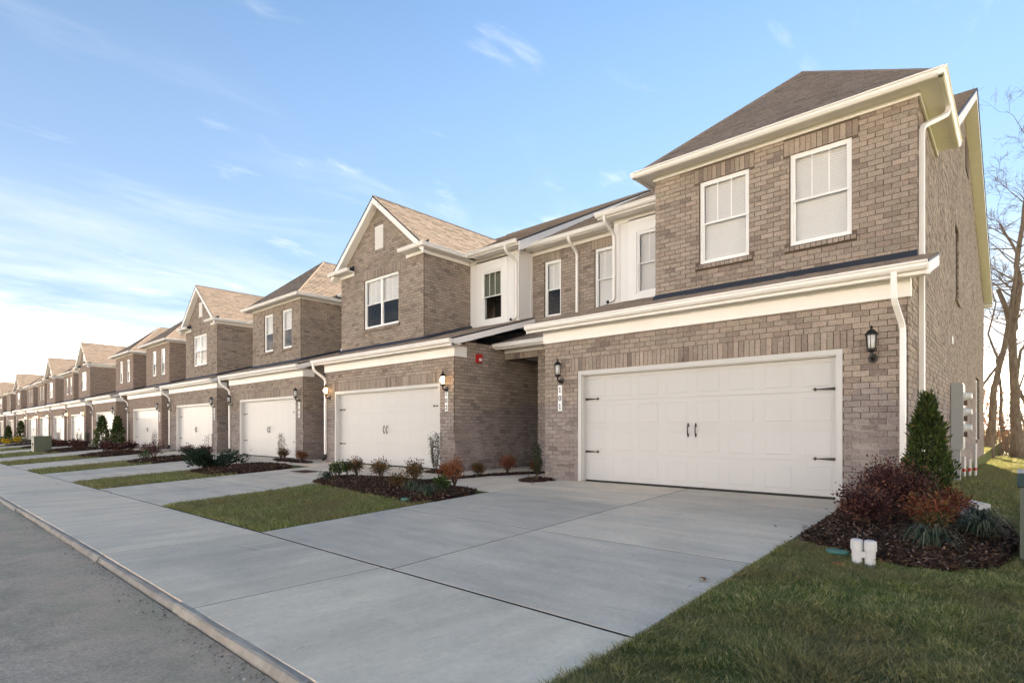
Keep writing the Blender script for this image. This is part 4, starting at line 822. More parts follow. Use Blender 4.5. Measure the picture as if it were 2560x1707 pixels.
def bend(s):
    k = 1 + 0.0009 * max(0.0, -10 - s['gR']); s['dy'] = 9.91 * (k - 1)
    for q in ('gR', 'gL', 'bR', 'bL', 'next', 'sR'):
        if q in s: s[q] *= k
    s['wins'] = [(a * k, b * k, c, d) for a, b, c, d in s['wins']]
for s in SPEC:
    if s['n'] > 102: bend(s)
for a, b in zip(SPEC[1:-1], SPEC[2:]): a['next'] = b['gR']
HO = {}
for s in SPEC: HO[s['n']] = house(s)

# ---- 101: end wall, recessed brick wall over the porch, main roof
def finish_101():
    H = HO[101]; X = -1.2
    holes = [(18.05, 19.15, 3.35, 5.25), (27.2, 29.6, -0.40, 1.95)]
    zE, yF, yR, yP, zP = 5.62, 12.9, 33.5, 20.9, 9.62
    def clip(z):
        if z < 2.2: return (YG, yR)
        if z < shed_z(YB) - 0.02: return (YG + (z - 2.2) / 0.3, yR)
        if z < zE: return (YB, yR)
        t = (z - zE) / (zP - zE); a, b = yF + t * (yP - yF), yR - t * (yR - yP)
        return (a, b) if b - a > 0.2 else None
    m = MB(); xo, xi = X - 0.006, X - 0.25
    sheet_with_holes(m, 'x', xo, xi, YG + 0.26, YB + 0.26, -1.9, 2.35, []); sheet_with_holes(m, 'x', xo, xi, YB + 0.26, yR, -1.9, zE, holes)
    m.prism([(yF, zE), (yR, zE), (yP, zP)], 'x', xi, xo)
    w = m.build('end_wall', 'mortar', H)
    B = bricks_in(YG + 0.035, yR, -1.115 - 6 * BH, zP, holes + [(21.6, 22.9, 7.85, 8.85)], clip); place_bricks(w, B, [], 'x', X, 0, sgn=1)
    v = MB(); v.box(X - 0.01, X + 0.02, 21.7, 22.8, 7.9, 8.8); v.build('gable_vent', 'mortar', H)
    for (a, b, c, d) in holes:
        f = MB(); f.box(X - 0.14, X - 0.07, a, a + 0.06, c, d); f.box(X - 0.14, X - 0.07, b - 0.06, b, c, d); f.box(X - 0.14, X - 0.07, a, b, c, c + 0.06); f.box(X - 0.14, X - 0.07, a, b, d - 0.06, d); f.box(X - 0.13, X - 0.08, a, b, (c + d) / 2 - 0.03, (c + d) / 2 + 0.03); wn = f.build('window', 'white_vinyl', H)
        g = MB(); g.box(X - 0.115, X - 0.105, a, b, c, d); g.build('pane', 'window_glass', wn); g = MB(); g.box(X - 0.9, X - 0.88, a - .3, b + .3, c - .3, d + .3); g.build('room_dark_backing', 'unlit_room_dark', wn)  # pane, then a sheet coloured dark to stand in for room shade
        s = MB(); k = round((b - a) / 0.1)
        for i in range(k): s.box(X - 0.02, X + 0.05, a + i * (b - a) / k, a + (i + 1) * (b - a) / k - 0.01, c - 0.10, c - 0.004)
        s.build('sill', 'brick', w, kind='stuff')
    # rake boards and overhang of the end gable
    xr = X + 0.30; e1, z1_ = 33.95, 5.62 + 0.34; ef, zef = 12.5, 5.66
    zpk = 9.80
    r = MB(); r.slab([(-11.1, 13.05, 5.66), (xr, 13.05, 5.66), (xr, yP, zpk), (-11.1, yP, zpk)], 0.04); r.slab([(-11.1, yP, zpk), (xr, yP, zpk), (xr, e1, 5.95), (-11.1, e1, 5.95)], 0.04)
    r.slab([(-8.25, 12.44, 5.63), (-5.5, 12.44, 5.63), (-5.5, yP, zpk + 0.03), (-8.25, yP, zpk + 0.03)], 0.04)
    ro = r.build('main_roof', 'flashing', H)
    shingled(ro, [(-11.1, 13.05, 5.66), (-8.25, 13.05, 5.66), (-8.25, yP, zpk), (-11.1, yP, zpk)], (1, 0, 0)); shingled(ro, [(-8.25, 12.44, 5.63), (-5.5, 12.44, 5.63), (-5.5, yP, zpk + 0.03), (-8.25, yP, zpk + 0.03)], (1, 0, 0))
    shingled(ro, [(-5.5, 13.05, 5.66), (xr, 13.05, 5.66), (xr, yP, zpk), (-5.5, yP, zpk)], (1, 0, 0))
    for (ya, za, yb_, zb_) in ((13.05, 5.66, yP, zpk), (yP, zpk, e1, 5.95)):
        k = MB(); k.prism([(ya, za - 0.30), (yb_, zb_ - 0.30), (yb_, zb_ - 0.042), (ya, za - 0.042)], 'x', xr - 0.035, xr); k.build('rake_board', 'white_trim', H)
        k = MB(); k.prism([(ya, za - 0.30), (yb_, zb_ - 0.30), (yb_, zb_ - 0.28), (ya, za - 0.28)], 'x', X, xr - 0.035); k.build('rake_soffit', 'soffit_vinyl', H)
        k = MB(); k.prism([(ya, za - 0.04), (yb_, zb_ - 0.04), (yb_, zb_ + 0.012), (ya, za + 0.012)], 'x', xr, xr + 0.02); k.build('drip_edge', 'flashing', H)
    k = MB(); k.box(X - 0.5, xr, yR, e1, 5.62, 5.68); k.box(X - .5, xr, e1 - .03, e1, 5.62, 5.9); k.build('eave_return', 'white_trim', H)
    rr = MB(); rr.box(-7.9, X - 0.3, 33.26, 33.5, -1.9, 5.6); rr.build('rear_wall', 'brick_far', H)
    # recessed brick wall over the porch with two slim windows
    wins = [(-10.88, -10.25, 3.44, 5.16), (-9.03, -8.40, 3.44, 5.16)]
    sold = [(a - .1, b + .1, d, 3 * BH) for a, b, c, d in wins]
    front_wall(H, 'recessed_wall', YK, -11.36, -7.9, 2.6, 5.45, wins, sold, 0)
    for a, b, c, d in wins: window(H, a, b, c, d, YK, 1, 2, 'half' if a < -10 else 'full', 0)
    soffit_frieze(H, -11.36, -8.0, YK, 5.43, 5.56, 0.40, 0.0)
    gutter_x(H, -11.25, -8.2, YK - 0.422, 5.545)
    sb = MB(); sb.box(-8.02, -7.98, YM + 0.0, YK, 3.1, 5.55); sb.build('siding_return', 'white_siding', H)
    # porch: brick front with an opening, low roof, ceiling and the entry door deep inside
    yp = 11.86
    front_wall(H, 'porch_wall', yp, -11.03, -7.9, ZF - 0.2, 2.28, [(-11.03, -9.80, ZF - 0.3, 2.0)], [(-11.03, -9.80, 2.0, 0.18)], 0)
    pr = MB(); a = [(-11.03, 11.38, 2.40), (-7.98, 11.38, 2.40), (-7.98, YK, 3.05), (-11.03, YK, 3.05)]; pr.slab(a, 0.03); po = pr.build('porch_roof', 'flashing', H); shingled(po, a, (1, 0, 0))
    soffit_frieze(H, -11.02, -7.98, yp, 2.18, 2.28, 0.42, 0.0, name='porch_frieze'); gutter_x(H, -11.02, -7.975, yp - 0.442, 2.275)
    c = MB(); c.box(-11.03, -7.98, yp + 0.24, 15.5, 2.10, 2.14); c.build('porch_ceiling', 'white_trim', H)
    d = MB(); d.box(-11.03, -7.98, 15.5, 15.7, ZF - .2, 2.6); d.build('porch_back_wall', 'brick_far', H); d = MB(); d.box(-10.5, -9.55, 15.44, 15.49, ZF + .02, 0.95); d.build('entry_door', 'entry_door', H)
    # downspouts
    zg = ZG + 0.01
    downspout(H, [(-1.32, YG - 0.375, zg + 0.02), (-1.32, YG - 0.375, zg - 0.36), (-1.255, YG - 0.045, zg - 0.72), (-1.255, YG - 0.045, ZF + 0.02)])
    downspout(H, [(-0.86, YB - 0.15 + 0.95, 5.36), (-0.88, YB + 0.75, 5.20), (-1.15, YB + 0.16, 4.86), (-1.155, YB + 0.14, 4.7), (-1.155, YB + 0.14, -1.05)])
    downspout(H, [(-8.16, 11.37, 2.26), (-8.16, 11.37, 2.10), (-8.13, 11.80, 1.80), (-8.13, 11.80, ZF + 0.02)])
    downspout(H, [(-9.62, YK - 0.47, 5.55), (-9.62, YK - 0.47, 5.44), (-9.62, YK - 0.045, 5.18), (-9.62, YK - 0.045, 3.12)])
    d = downspout(H, [(-8.02, YM - 0.47, 5.56), (-8.02, YM - 0.47, 5.42), (-7.98, YM - 0.06, 5.16), (-7.98, YM - 0.06, 3.42), (-8.10, YM - 0.10, 3.40)])
finish_101()
def downs():
    H = HO[102]; downspout(H, [(-11.55, YM - 0.47, 5.56), (-11.55, YM - 0.47, 5.42), (-11.46, YM - 0.06, 5.16), (-11.46, YM - 0.06, 3.42), (-11.60, YM - 0.10, 3.40)])
    b = MB(); b.tube([(-11.62, YM - 0.10, 3.40), (-11.68, YM - 0.10, 3.39)], 0.045, 8); b.build('spout_end', 'black_plastic', H)
    b = MB(); b.tube([(-8.12, YM - 0.10, 3.40), (-8.17, YM - 0.10, 3.39)], 0.045, 8); b.build('spout_end', 'black_plastic', HO[101])
    for s in SPEC[1:]:
        H = HO[s['n']]; dy = s.get('dy', 0); gL = s['gL']; yg = YG + dy; zg = ZG + 0.01
        downspout(H, [(gL - 0.16, yg - 0.375, zg + 0.02), (gL - 0.16, yg - 0.375, zg - 0.20), (gL + 0.05, yg - 0.045, zg - 0.50), (gL + 0.05, yg - 0.045, ZF + 0.10)], boot=s['lod'] < 2)
        if s['n'] == 106: downspout(H, [(s['bR'] + 0.42, YB + dy + 0.9, 5.34), (s['bR'] + 0.05, YB + dy + 0.9, 5.1), (s['bR'] + 0.05, YB + dy + 0.9, 2.9)])
        if s['n'] in (102, 103, 104, 105):    # drop from the recessed eave left of the bay
            x = s['bL'] - 0.08; y = YB + dy + 0.12
            downspout(H, [(x, y, 5.30), (x, y, 2.95), (x - 0.10, y - .02, 2.90)])
downs()
# porch floors and brick backs of the recesses between garages
for a, b in zip(SPEC[1:-1], SPEC[2:]):
    H = HO[b['n']]; dy = b['dy']; m = MB(); m.box(b['gR'] + 0.0, a['gL'], YM + dy, YM + dy + 0.2, ZF - .2, 2.6); m.build('entry_wall', 'brick_far', H)
    if b['n'] < 107: m = MB(); m.box(b['gR'] + 0.35, b['gR'] + 1.25, YM + dy - 0.03, YM + dy - 0.002, ZF + 0.02, 0.95); m.build('entry_door', 'entry_door', H)

# ------------------------------------------------------------------ driveways, walks
drv = [(101, -7.57, -1.90, (-4.62,)), (102, -16.55, -11.75, (-14.2,)), (103, -24.5, -19.5, (-22.0,)), (104, -32.6, -27.6, (-30.1,))]
for s in SPEC[4:12]: drv.append((s['n'], s['gL'] + 0.9, s['gR'] - 0.6, ()))
for n, x0, x1, cj in drv:
    d = struct_empty('driveway', ((x0 + x1) / 2, 6.5, -1.3)); ys = [SEAM_Y + 0.009, 5.55, 7.75, 9.91 + 0.1 + (SPEC[n - 101].get('dy', 0))]
    xs = [x0] + sorted(cj) + [x1]
    for a, b in zip(xs[:-1], xs[1:]):
        for c, e in zip(ys[:-1], ys[1:]): slab_obj('slab', 'concrete_drive', a + 0.012, b - 0.012, c + 0.012, e - 0.012, d)
    joint_strips(d, [(x0 + .01, x1 - .01, q - 0.0115, q + 0.0115) for q in ys[1:-1]] + [(q - 0.0115, q + 0.0115, c + .01, e - .01) for q in cj for c, e in zip(ys[:-1], ys[1:])])
wk = struct_empty('walkway', (-9.5, 9.0, -1.15))
for x0, x1, y0, y1 in ((-9.4, -7.58, 7.78, 9.6), (-11.74, -9.41, 8.55, 9.9), (-9.4, -7.98, 9.61, 11.9), (-11.02, -9.41, 9.91, 11.9), (-11.02, -7.98, 11.91, 15.5)): slab_obj('slab', 'concrete_walk', x0, x1, y0, y1, wk)
for a, b in zip(SPEC[1:6], SPEC[2:7]):
    w = struct_empty('walkway', ((a['gL'] + b['gR']) / 2, 10, -1.15)); x0, x1 = b['gR'] - 0.6 + 0.01, a['gL'] + 0.9 - 0.01
    if a['n'] == 102: x0, x1 = -19.49, -16.56
    elif a['n'] == 103: x0, x1 = -27.59, -24.51
    slab_obj('slab', 'concrete_walk', x0, x1, 8.9, 9.88, w); slab_obj('slab', 'concrete_walk', b['gR'] + 0.01, a['gL'] - 0.01, 9.9, 12.85 + b['dy'], w)

# ------------------------------------------------------------------ lanterns, numbers, meters
WHICH = {101: 'number 101', 102: 'number 102', 103: 'the hip-roofed house left of 102', 104: 'the second gabled house', 105: 'the house beyond the second gable', 106: 'the house behind two evergreens', 107: 'the third gabled house', 108: 'the house beyond the third gable', 109: 'the fourth gabled house', 110: 'the last white-doored house'}
LIT = {102, 107, 109, 110}
for s in SPEC[:10]:
    n = s['n']; dy = s.get('dy', 0); gR, gL = s['gR'], s['gL']
    xr = -1.63 if n == 101 else gR - 0.29; xl = -7.50 if n == 101 else gL + 0.27
    st = 'lit' if n in LIT else 'unlit'
    lantern(xr, YG + dy, 1.30, '%s black lantern right of the garage door of %s' % (st, WHICH[n]), n in LIT, s['lod'])
    lantern(xl, YG + dy, 1.30, '%s black lantern left of the garage door of %s' % (st, WHICH[n]), n in LIT, s['lod'])
number_plate(-7.537, YG, 0.69, '101', 'white vertical number plate reading 101 under the left lantern')
number_plate(-11.34, YG, 0.77, '102', 'white vertical number plate reading 102 right of its garage door')
number_plate(SPEC[2]['gR'] - 0.29, YG + SPEC[2]['dy'], 0.72, '103', 'white vertical number plate on the hip-roofed house left of 102')
number_plate(SPEC[3]['gR'] - 0.29, YG + SPEC[3]['dy'], 0.72, '104', 'white vertical number plate on the second gabled house')
number_plate(SPEC[4]['gR'] - 0.29, YG + SPEC[4]['dy'], 0.72, '105', 'white vertical number plate on the house left of the second gable')
def wall_gear():
    t = empty('fire_alarm_strobe', (-11.02, 10.78, 1.83), 'red fire alarm strobe box on the shaded brick side wall of 102', 'alarm')
    m = MB(); m.box(-11.03, -10.955, 10.68, 10.88, 1.82, 2.06); m.build('housing', 'red_plastic', t); m = MB(); m.box(-10.954, -10.93, 10.74, 10.83, 1.86, 1.94); m.build('lens', 'frosted_glass', t)
    x = -1.19; t = empty('meter_cabinet', (x, 16.9, -0.5), 'grey electric meter cabinet with three round meters on the end wall', 'meter box')
    m = MB(); m.box(x, x + 0.21, 16.7, 17.35, -0.48, 1.09); m.build('cabinet', 'grey_cabinet', t)
    m = MB(); m.box(x + 0.211, x + 0.225, 16.72, 17.33, -0.44, 1.05); m.build('cover', 'grey_cabinet', t)
    for z in (0.78, 0.41, 0.04):
        m = MB(); c = (x + 0.226, 16.95, z); pr = [(0.088, 0.0), (0.088, 0.05), (0.078, 0.055), (0.076, 0.135), (0.06, 0.15)]
        V = MB().lathe(pr, (0, 0, 0), 14); m.add(np.concatenate(V.v)[:, [2, 0, 1]] + np.array(c), V.f); m.build('meter', 'frosted_glass', t)
        m = MB(); m.box(x + 0.226, x + 0.29, 16.88, 17.02, z - 0.22, z - 0.10); m.build('breaker_cover', 'rust_plate', t)
    m = MB(); m.tube([(x + 0.10, 16.9, -0.47), (x + 0.10, 16.9, -1.3)], 0.05, 8); m.build('conduit', 'pvc_white', t)
    m = MB(); m.box(x + 0.03, x + 0.17, 16.78, 16.95, -1.3, -0.49); m.build('riser_cover', 'grey_cabinet', t)
    t = empty('pipe_stubs', (x + 0.2, 19.5, -1.3), 'white conduit stubs with red tape at the foot of the end wall', 'pipes')
    for i, (dx, yy, h) in enumerate(((0.10, 19.2, 0.62), (0.20, 19.5, 0.55), (0.30, 19.9, 0.95))):
        m = MB(); m.tube([(x + dx, yy, -1.35), (x + dx, yy, -1.35 + h)], 0.035, 8); p = m.build('pipe', 'pvc_white', t)
        m = MB(); m.tube([(x + dx, yy, -1.13), (x + dx, yy, -1.05)], 0.041, 8); m.build('red_tape', 'red_plastic', p)
    m = MB(); m.box(x, x + 0.015, 16.9, 17.15, 2.05, 2.22); tag(m.build('vent_cover', 'plate_white'), 'small white vent plate high on the brick end wall', 'vent')
wall_gear()

# ------------------------------------------------------------------ yard bits
def g1(x, y): return float(G(x, y))
def yard():
    x, y = -1.09, 6.15; z = g1(x, y)
    t = empty('cleanout_pipes', (x, y, z), 'pair of capped white sewer cleanout pipes at the mulch edge', 'pipes')
    for dx in (-0.052, 0.052):
        m = MB(); m.tube([(x + dx, y, z - 0.05), (x + dx * 1.05, y, z + 0.17)], 0.045, 14); m.build('pipe', 'pvc_white', t, smooth=False)
        m = MB(); m.lathe([(0.052, 0.13), (0.054, 0.135), (0.054, 0.205), (0.047, 0.222), (0.025, 0.230)], (x + dx * 1.05, y, z), 14); m.build('cap', 'pvc_white', t)
    m = MB(); m.box(x - 0.05, x + 0.05, y - 0.03, y + 0.03, z + 0.06, z + 0.12); m.build('bridge', 'pvc_white', t)
    x, y = -1.37, 6.45; z = g1(x, y); m = MB(); m.lathe([(0.11, 0.0), (0.11, 0.022), (0.10, 0.028)], (x, y, z), 16); m.lathe([(0.018, 0.028), (0.018, 0.034)], (x + .05, y, z), 8)
    tag(m.build('valve_lid', 'lid_green'), 'flat green irrigation valve lid beside the white cleanout pipes', 'valve lid')
    x, y = -8.05, 6.10; z = g1(x, y); m = MB(); m.lathe([(0.11, 0.0), (0.11, 0.05), (0.10, 0.056)], (x, y, z), 14)
    tag(m.build('valve_lid', 'lid_green'), 'small green valve lid at the grass corner of the planted island', 'valve lid')
    # rigid white drain pieces lying on the side lawn
    a, b = (-0.72, 10.55), (-0.36, 9.85); m = MB(); m.tube([(*a, g1(*a) + 0.07), (*b, g1(*b) + 0.06)], 0.07, 6, rect=(0.085, 0.05)); tag(m.build('drain_extension', 'pvc_white'), 'long flat white downspout extension lying on the side lawn', 'drain pipe')
    a, b = (-0.60, 9.35), (-0.46, 9.0); m = MB(); m.tube([(*a, g1(*a) + 0.07), (*b, g1(*b) + 0.06)], 0.07, 6, rect=(0.08, 0.055)); tag(m.build('drain_elbow', 'pvc_white'), 'short white drain piece half hidden behind the red nandina', 'drain pipe')
    m = MB(); x0, x1, y0, y1 = -15.55, -14.75, 7.65, 8.15; z = g1(-15.1, 7.9); m.box(x0, x1, y0, y1, z + 0.004, z + 0.018)
    for i in range(6): m.box(x0 + 0.08 + i * 0.12, x0 + 0.11 + i * 0.12, y0 + 0.05, y1 - 0.05, z + 0.018, z + 0.024)
    tag(m.build('utility_cover', 'rust_plate'), 'rusty rectangular utility cover in the driveway of 102', 'cover')
    # transformer cabinets
    def cab(x0, x1, y0, y1, h, mat, label, name='utility_cabinet'):
        z = g1((x0 + x1) / 2, y0); t = empty(name, ((x0 + x1) / 2, (y0 + y1) / 2, z), label, 'utility box')
        m = MB(); m.box(x0 + 0.01, x1 - 0.01, y0 + 0.01, y1 - 0.01, z - 0.1, z + 0.05); m.build('pad', 'black_plastic', t)
        m = MB(); m.prism([(y0, z + 0.05), (y1, z + 0.05), (y1, z + h), (y0 + 0.06, z + h), (y0, z + h - 0.10)], 'x', x0, x1); m.build('body', mat, t)
        m = MB(); m.prism([(y0 - 0.02, z + h - 0.10), (y0 + 0.05, z + h + 0.004), (y1 + 0.02, z + h + 0.004), (y1 + 0.02, z + h + 0.03), (y0 + 0.04, z + h + 0.03), (y0 - 0.03, z + h - 0.09)][::-1], 'x', x0 - 0.02, x1 + 0.02); m.build('lid', mat, t)
        m = MB(); m.box((x0 + x1) / 2 - 0.005, (x0 + x1) / 2 + 0.005, y0 - 0.006, y0 - 0.001, z + 0.08, z + h - 0.12); m.box((x0 + x1) / 2 + 0.03, (x0 + x1) / 2 + 0.07, y0 - 0.03, y0 - 0.001, z + h * 0.45, z + h * 0.62); m.build('door_latch', 'black_iron', t)
    cab(0.005, 0.85, 6.95, 7.7, 0.80, 'green_box', 'dark green metal utility cabinet cut by the right picture edge')
    cab(-46.0, -45.0, 5.75, 6.6, 1.0, 'olive_box', 'olive green utility cabinet on a far grass strip at left')
    for x, y, lab in ((-1.23, 5.80, 'orange fallen leaf on the lawn by the cleanout pipes'), (-2.04, 4.75, 'tan fallen leaf lying on the near driveway'), (-0.95, 6.10, 'pale dry leaf right of the white cleanout pipes'), (-9.4, 4.9, 'pale fallen leaf on the grass of the planted island')):
        z = g1(x, y) + (0.05 if 'lawn' in lab or 'grass' in lab or 'dry' in lab else 0.012); m = MB(); V = []; k = 11
        for i in range(k): a = 2 * math.pi * i / k; r = 0.06 if i % 2 else 0.028; V.append((x + r * math.cos(a), y + r * math.sin(a), z + random.uniform(0, 0.02)))
        V.append((x, y, z + 0.012)); m.add(V, [(i, (i + 1) % k, k) for i in range(k)]); o = m.build('fallen_leaf', 'fallen_leaf'); tag(o, lab, 'leaf')
yard()

# ------------------------------------------------------------------ mulch beds
def in_poly(px, py, poly):
    c = np.zeros(len(px), bool); n = len(poly)
    for i in range(n):
        x0, y0 = poly[i]; x1, y1 = poly[(i + 1) % n]
        hit = ((y0 > py) != (y1 > py)) & (px < (x1 - x0) * (py - y0) / (y1 - y0 + 1e-12) + x0); c ^= hit
    return c
def edge_dist(px, py, poly):
    d = np.full(len(px), 9.0); n = len(poly)
    for i in range(n):
        a = np.array(poly[i]); b = np.array(poly[(i + 1) % n]); ab = b - a; t = np.clip(((px - a[0]) * ab[0] + (py - a[1]) * ab[1]) / (ab @ ab), 0, 1)
        d = np.minimum(d, np.hypot(px - a[0] - t * ab[0], py - a[1] - t * ab[1]))
    return d
def mound(px, py, poly, h): return G(px, py) + 0.012 + h * (1 - np.exp(-edge_dist(px, py, poly) / 0.18))
def scatter(poly, dens, grow=0.0):
    P = np.array(poly); lo, hi = P.min(0), P.max(0); n = int((hi - lo).prod() * dens); px = RNG.uniform(lo[0], hi[0], n); py = RNG.uniform(lo[1], hi[1], n); k = in_poly(px, py, poly); return px[k], py[k]
BEDS = []
def smooth(poly, it=2):
    for _ in range(it): poly = [q for i in range(len(poly)) for a, b in ((poly[i], poly[(i + 1) % len(poly)]),) for q in ((a[0] * .75 + b[0] * .25, a[1] * .75 + b[1] * .25), (a[0] * .25 + b[0] * .75, a[1] * .25 + b[1] * .75))]
    return poly
def bed(poly, dens, h=0.05, sm=2, size=1.0):
    poly = smooth(poly, sm); BEDS.append(poly); P = np.array(poly); c = P.mean(0); m = MB(); V = []; n = len(poly)
    rings = [1.0, 0.97, 0.85, 0.6, 0.3]
    for r in rings:
        for p in P:
            q = c + (p - c) * r; z = float(mound(np.array([q[0]]), np.array([q[1]]), poly, h)[0]) if r < 1 else g1(*q) - 0.015
            V.append((q[0], q[1], z + random.uniform(-.006, .006) * (r < .98)))
    V.append((c[0], c[1], float(mound(np.array([c[0]]), np.array([c[1]]), poly, h)[0])))
    F = [(k * n + i, k * n + (i + 1) % n, (k + 1) * n + (i + 1) % n, (k + 1) * n + i) for k in range(len(rings) - 1) for i in range(n)] + [((len(rings) - 1) * n + i, (len(rings) - 1) * n + (i + 1) % n, len(rings) * n) for i in range(n)]
    m.add(V, F); b = m.build('mulch_bed', 'mulch_base', kind='structure')
    px, py = scatter(poly, dens); stray = RNG.random(len(px)) < 0.02; px = px + RNG.normal(0, .16, len(px)) * stray; py = py + RNG.normal(0, .16, len(py)) * stray
    pz = np.where(in_poly(px, py, poly), mound(px, py, poly, h), G(px, py)); N = len(px); a = RNG.uniform(0, 2 * np.pi, N); L = RNG.uniform(.012, .045, N) * size; W = RNG.uniform(.004, .011, N) * size; tl = RNG.normal(0, .35, N); ro = RNG.normal(0, .5, N)
    d = np.stack([np.cos(a) * np.cos(tl), np.sin(a) * np.cos(tl), np.sin(tl)], 1); s = np.stack([-np.sin(a) * np.cos(ro), np.cos(a) * np.cos(ro), np.sin(ro)], 1); o = np.stack([px, py, pz + .008], 1)
    Q = np.stack([o - d * L[:, None] - s * W[:, None], o + d * L[:, None] - s * W[:, None], o + d * L[:, None] + s * W[:, None], o - d * L[:, None] + s * W[:, None]], 1)
    quads_obj('mulch_chips', Q, 'mulch', b, 'stuff')
plain('mulch_base', (0.038, 0.018, 0.014), 0.95, 0.1, var=0.4, nscale=25, bump=0.8)
bed([(-1.88, 6.75), (-1.86, 8.4), (-1.95, 9.86), (-1.2, 9.88), (-0.75, 10.9), (-0.35, 9.6), (0.0, 8.6), (-0.03, 7.1), (-0.18, 6.55), (-0.5, 6.2), (-1.1, 6.35), (-1.5, 6.6)], 4200, 0.07, 1)
bed([(-12.75, 6.75), (-11.6, 6.45), (-10.2, 6.25), (-9.0, 6.15), (-7.8, 5.95), (-7.62, 6.1), (-7.60, 7.62), (-8.7, 7.76), (-10.6, 8.15), (-11.8, 8.0), (-12.9, 7.7)], 2200, 0.07, 1, 1.25)
bed([(-10.25, 8.2), (-9.95, 8.15), (-8.85, 11.3), (-9.15, 11.35)], 1500, 0.03, 1, 1.2)
bed([(-8.25, 9.15), (-7.62, 9.2), (-7.60, 9.88), (-8.3, 9.9)], 1500, 0.04, 1, 1.2)
bed([(-19.45, 6.1), (-17.2, 5.9), (-16.6, 6.2), (-16.6, 8.0), (-17.2, 8.6), (-18.8, 8.6), (-19.45, 8.2)], 900, 0.08, 1, 1.6)
bed([(-20.6, 9.35), (-17.7, 9.2), (-17.7, 9.62), (-20.6, 9.8)], 900, 0.04, 1, 1.6)
bed([(-11.74, 9.35), (-11.05, 9.3), (-11.05, 9.86), (-11.74, 9.86)], 900, 0.04, 1, 1.4)
GAPS = []
for a, b in zip(SPEC[2:11], SPEC[3:12]):
    x1 = a['gL'] + 0.9; x0 = b['gR'] - 0.6
    if a['n'] == 103: x0, x1 = -27.6, -24.5
    elif a['n'] == 104: x1 = -32.6
    GAPS.append((x0, x1)); bed([(x0 + .02, 6.3), (x1 - .02, 6.1), (x1 - .02, 8.8), (x0 + .02, 8.8)], 350, 0.08, 1, 2.2)

# ------------------------------------------------------------------ grass
def grass(poly, dens, hgt, wid, label, inset=0.0, name='grass'):
    px, py = scatter(poly, dens)
    for b in BEDS:
        if len(px): k = ~in_poly(px, py, b); px, py = px[k], py[k]
    k = ~((px > 0.0) & (px < 0.85) & (py > 6.86) & (py < 7.8)); px, py = px[k], py[k]
    px = px + RNG.normal(0, .018, len(px)) * (RNG.random(len(px)) < .5); py = py + RNG.normal(0, .018, len(py)) * (RNG.random(len(py)) < .5); n = len(px); a = RNG.uniform(0, 2 * np.pi, n); le = RNG.normal(0, 0.62, (n, 2)); h = hgt * RNG.uniform(0.45, 1.25, n)
    clump = np.sin(px * 9 + np.sin(py * 7) * 2) * np.sin(py * 8 + np.sin(px * 6) * 2); h *= 1 + 0.3 * clump; le += 0.35 * np.stack([np.sin(px * 5 + py * 3), np.cos(py * 6 - px * 2)], 1)
    w = wid * RNG.uniform(0.6, 1.3, n); s = np.stack([np.cos(a), np.sin(a), np.zeros(n)], 1) * w[:, None] / 2; o = np.stack([px, py, G(px, py) - 0.018], 1)
    m = o + np.concatenate([le * (h * 0.35)[:, None], (h * 0.62)[:, None]], 1); t = o + np.concatenate([le * (h * 0.95)[:, None], h[:, None]], 1)
    Q = np.concatenate([np.stack([o - s, o + s, m + s * .8, m - s * .8], 1), np.stack([m - s * .8, m + s * .8, t + s * .15, t - s * .15], 1)])
    # keep both pieces of a blade the same colour: weld them in index order
    Q = np.stack([Q[:n], Q[n:]], 1).reshape(-1, 4, 3)
    o = blades_obj(name, Q, 'grass_blade'); o['kind'] = 'stuff'; tag(o, label, 'grass')
def blades_obj(name, Q, mat):   # pairs of quads sharing an edge -> one island for each blade
    n = len(Q) // 2; V = np.concatenate([Q[0::2][:, [0, 1, 2, 3]], Q[1::2][:, [2, 3]]], 1).reshape(-1, 3).astype(np.float32); c = V.mean(0).astype(float); c[2] = float(V[:, 2].min())
    f = np.array([[0, 1, 2, 3], [3, 2, 4, 5]])[None] + (np.arange(n) * 6)[:, None, None]
    me = bpy.data.meshes.new(name); me.vertices.add(len(V)); me.vertices.foreach_set('co', (V - c.astype(np.float32)).ravel()); me.loops.add(n * 8); me.loops.foreach_set('vertex_index', f.ravel().astype(np.int32))
    me.polygons.add(n * 2); me.polygons.foreach_set('loop_start', np.arange(0, n * 8, 4, dtype=np.int32)); me.update(calc_edges=True); me.materials.append(MATS[mat]); return put(name, me, c)
grass([(-1.90, 1.66), (0.25, 1.66), (0.45, 10.2), (-1.2, 10.2), (-1.2, 9.9), (-1.90, 6.6)], 13500, 0.042, 0.0055, 'short green and straw-brown lawn in front of the mulch bed at right')
grass([(-1.18, 10.0), (0.6, 10.0), (1.2, 22), (1.2, 36), (-1.18, 36)], 1500, 0.075, 0.012, 'side lawn running back along the brick end wall')
grass([(0.3, 1.6), (5, 1.6), (6, 16), (6, 36), (1.15, 36), (1.15, 20), (0.5, 10)], 520, 0.06, 0.014, 'open lawn right of the dark green utility cabinet')
grass([(-6, 36), (4, 36), (5, 48), (-8, 48)], 260, 0.12, 0.03, 'sunlit lawn behind the end house under the bare trees')
grass([(-11.72, 3.32), (-7.60, 3.32), (-7.60, 6.4), (-12.1, 7.0)], 4200, 0.06, 0.008, 'grass of the planted island between the two nearest driveways')
grass([(-19.48, 3.32), (-16.57, 3.32), (-16.57, 6.6), (-19.48, 6.6)], 1800, 0.07, 0.014, 'grass strip between the second and third driveways')
grass([(-27.58, 3.32), (-24.52, 3.32), (-24.52, 6.6), (-27.58, 6.6)], 900, 0.075, 0.02, 'grass strip between the third and fourth driveways')
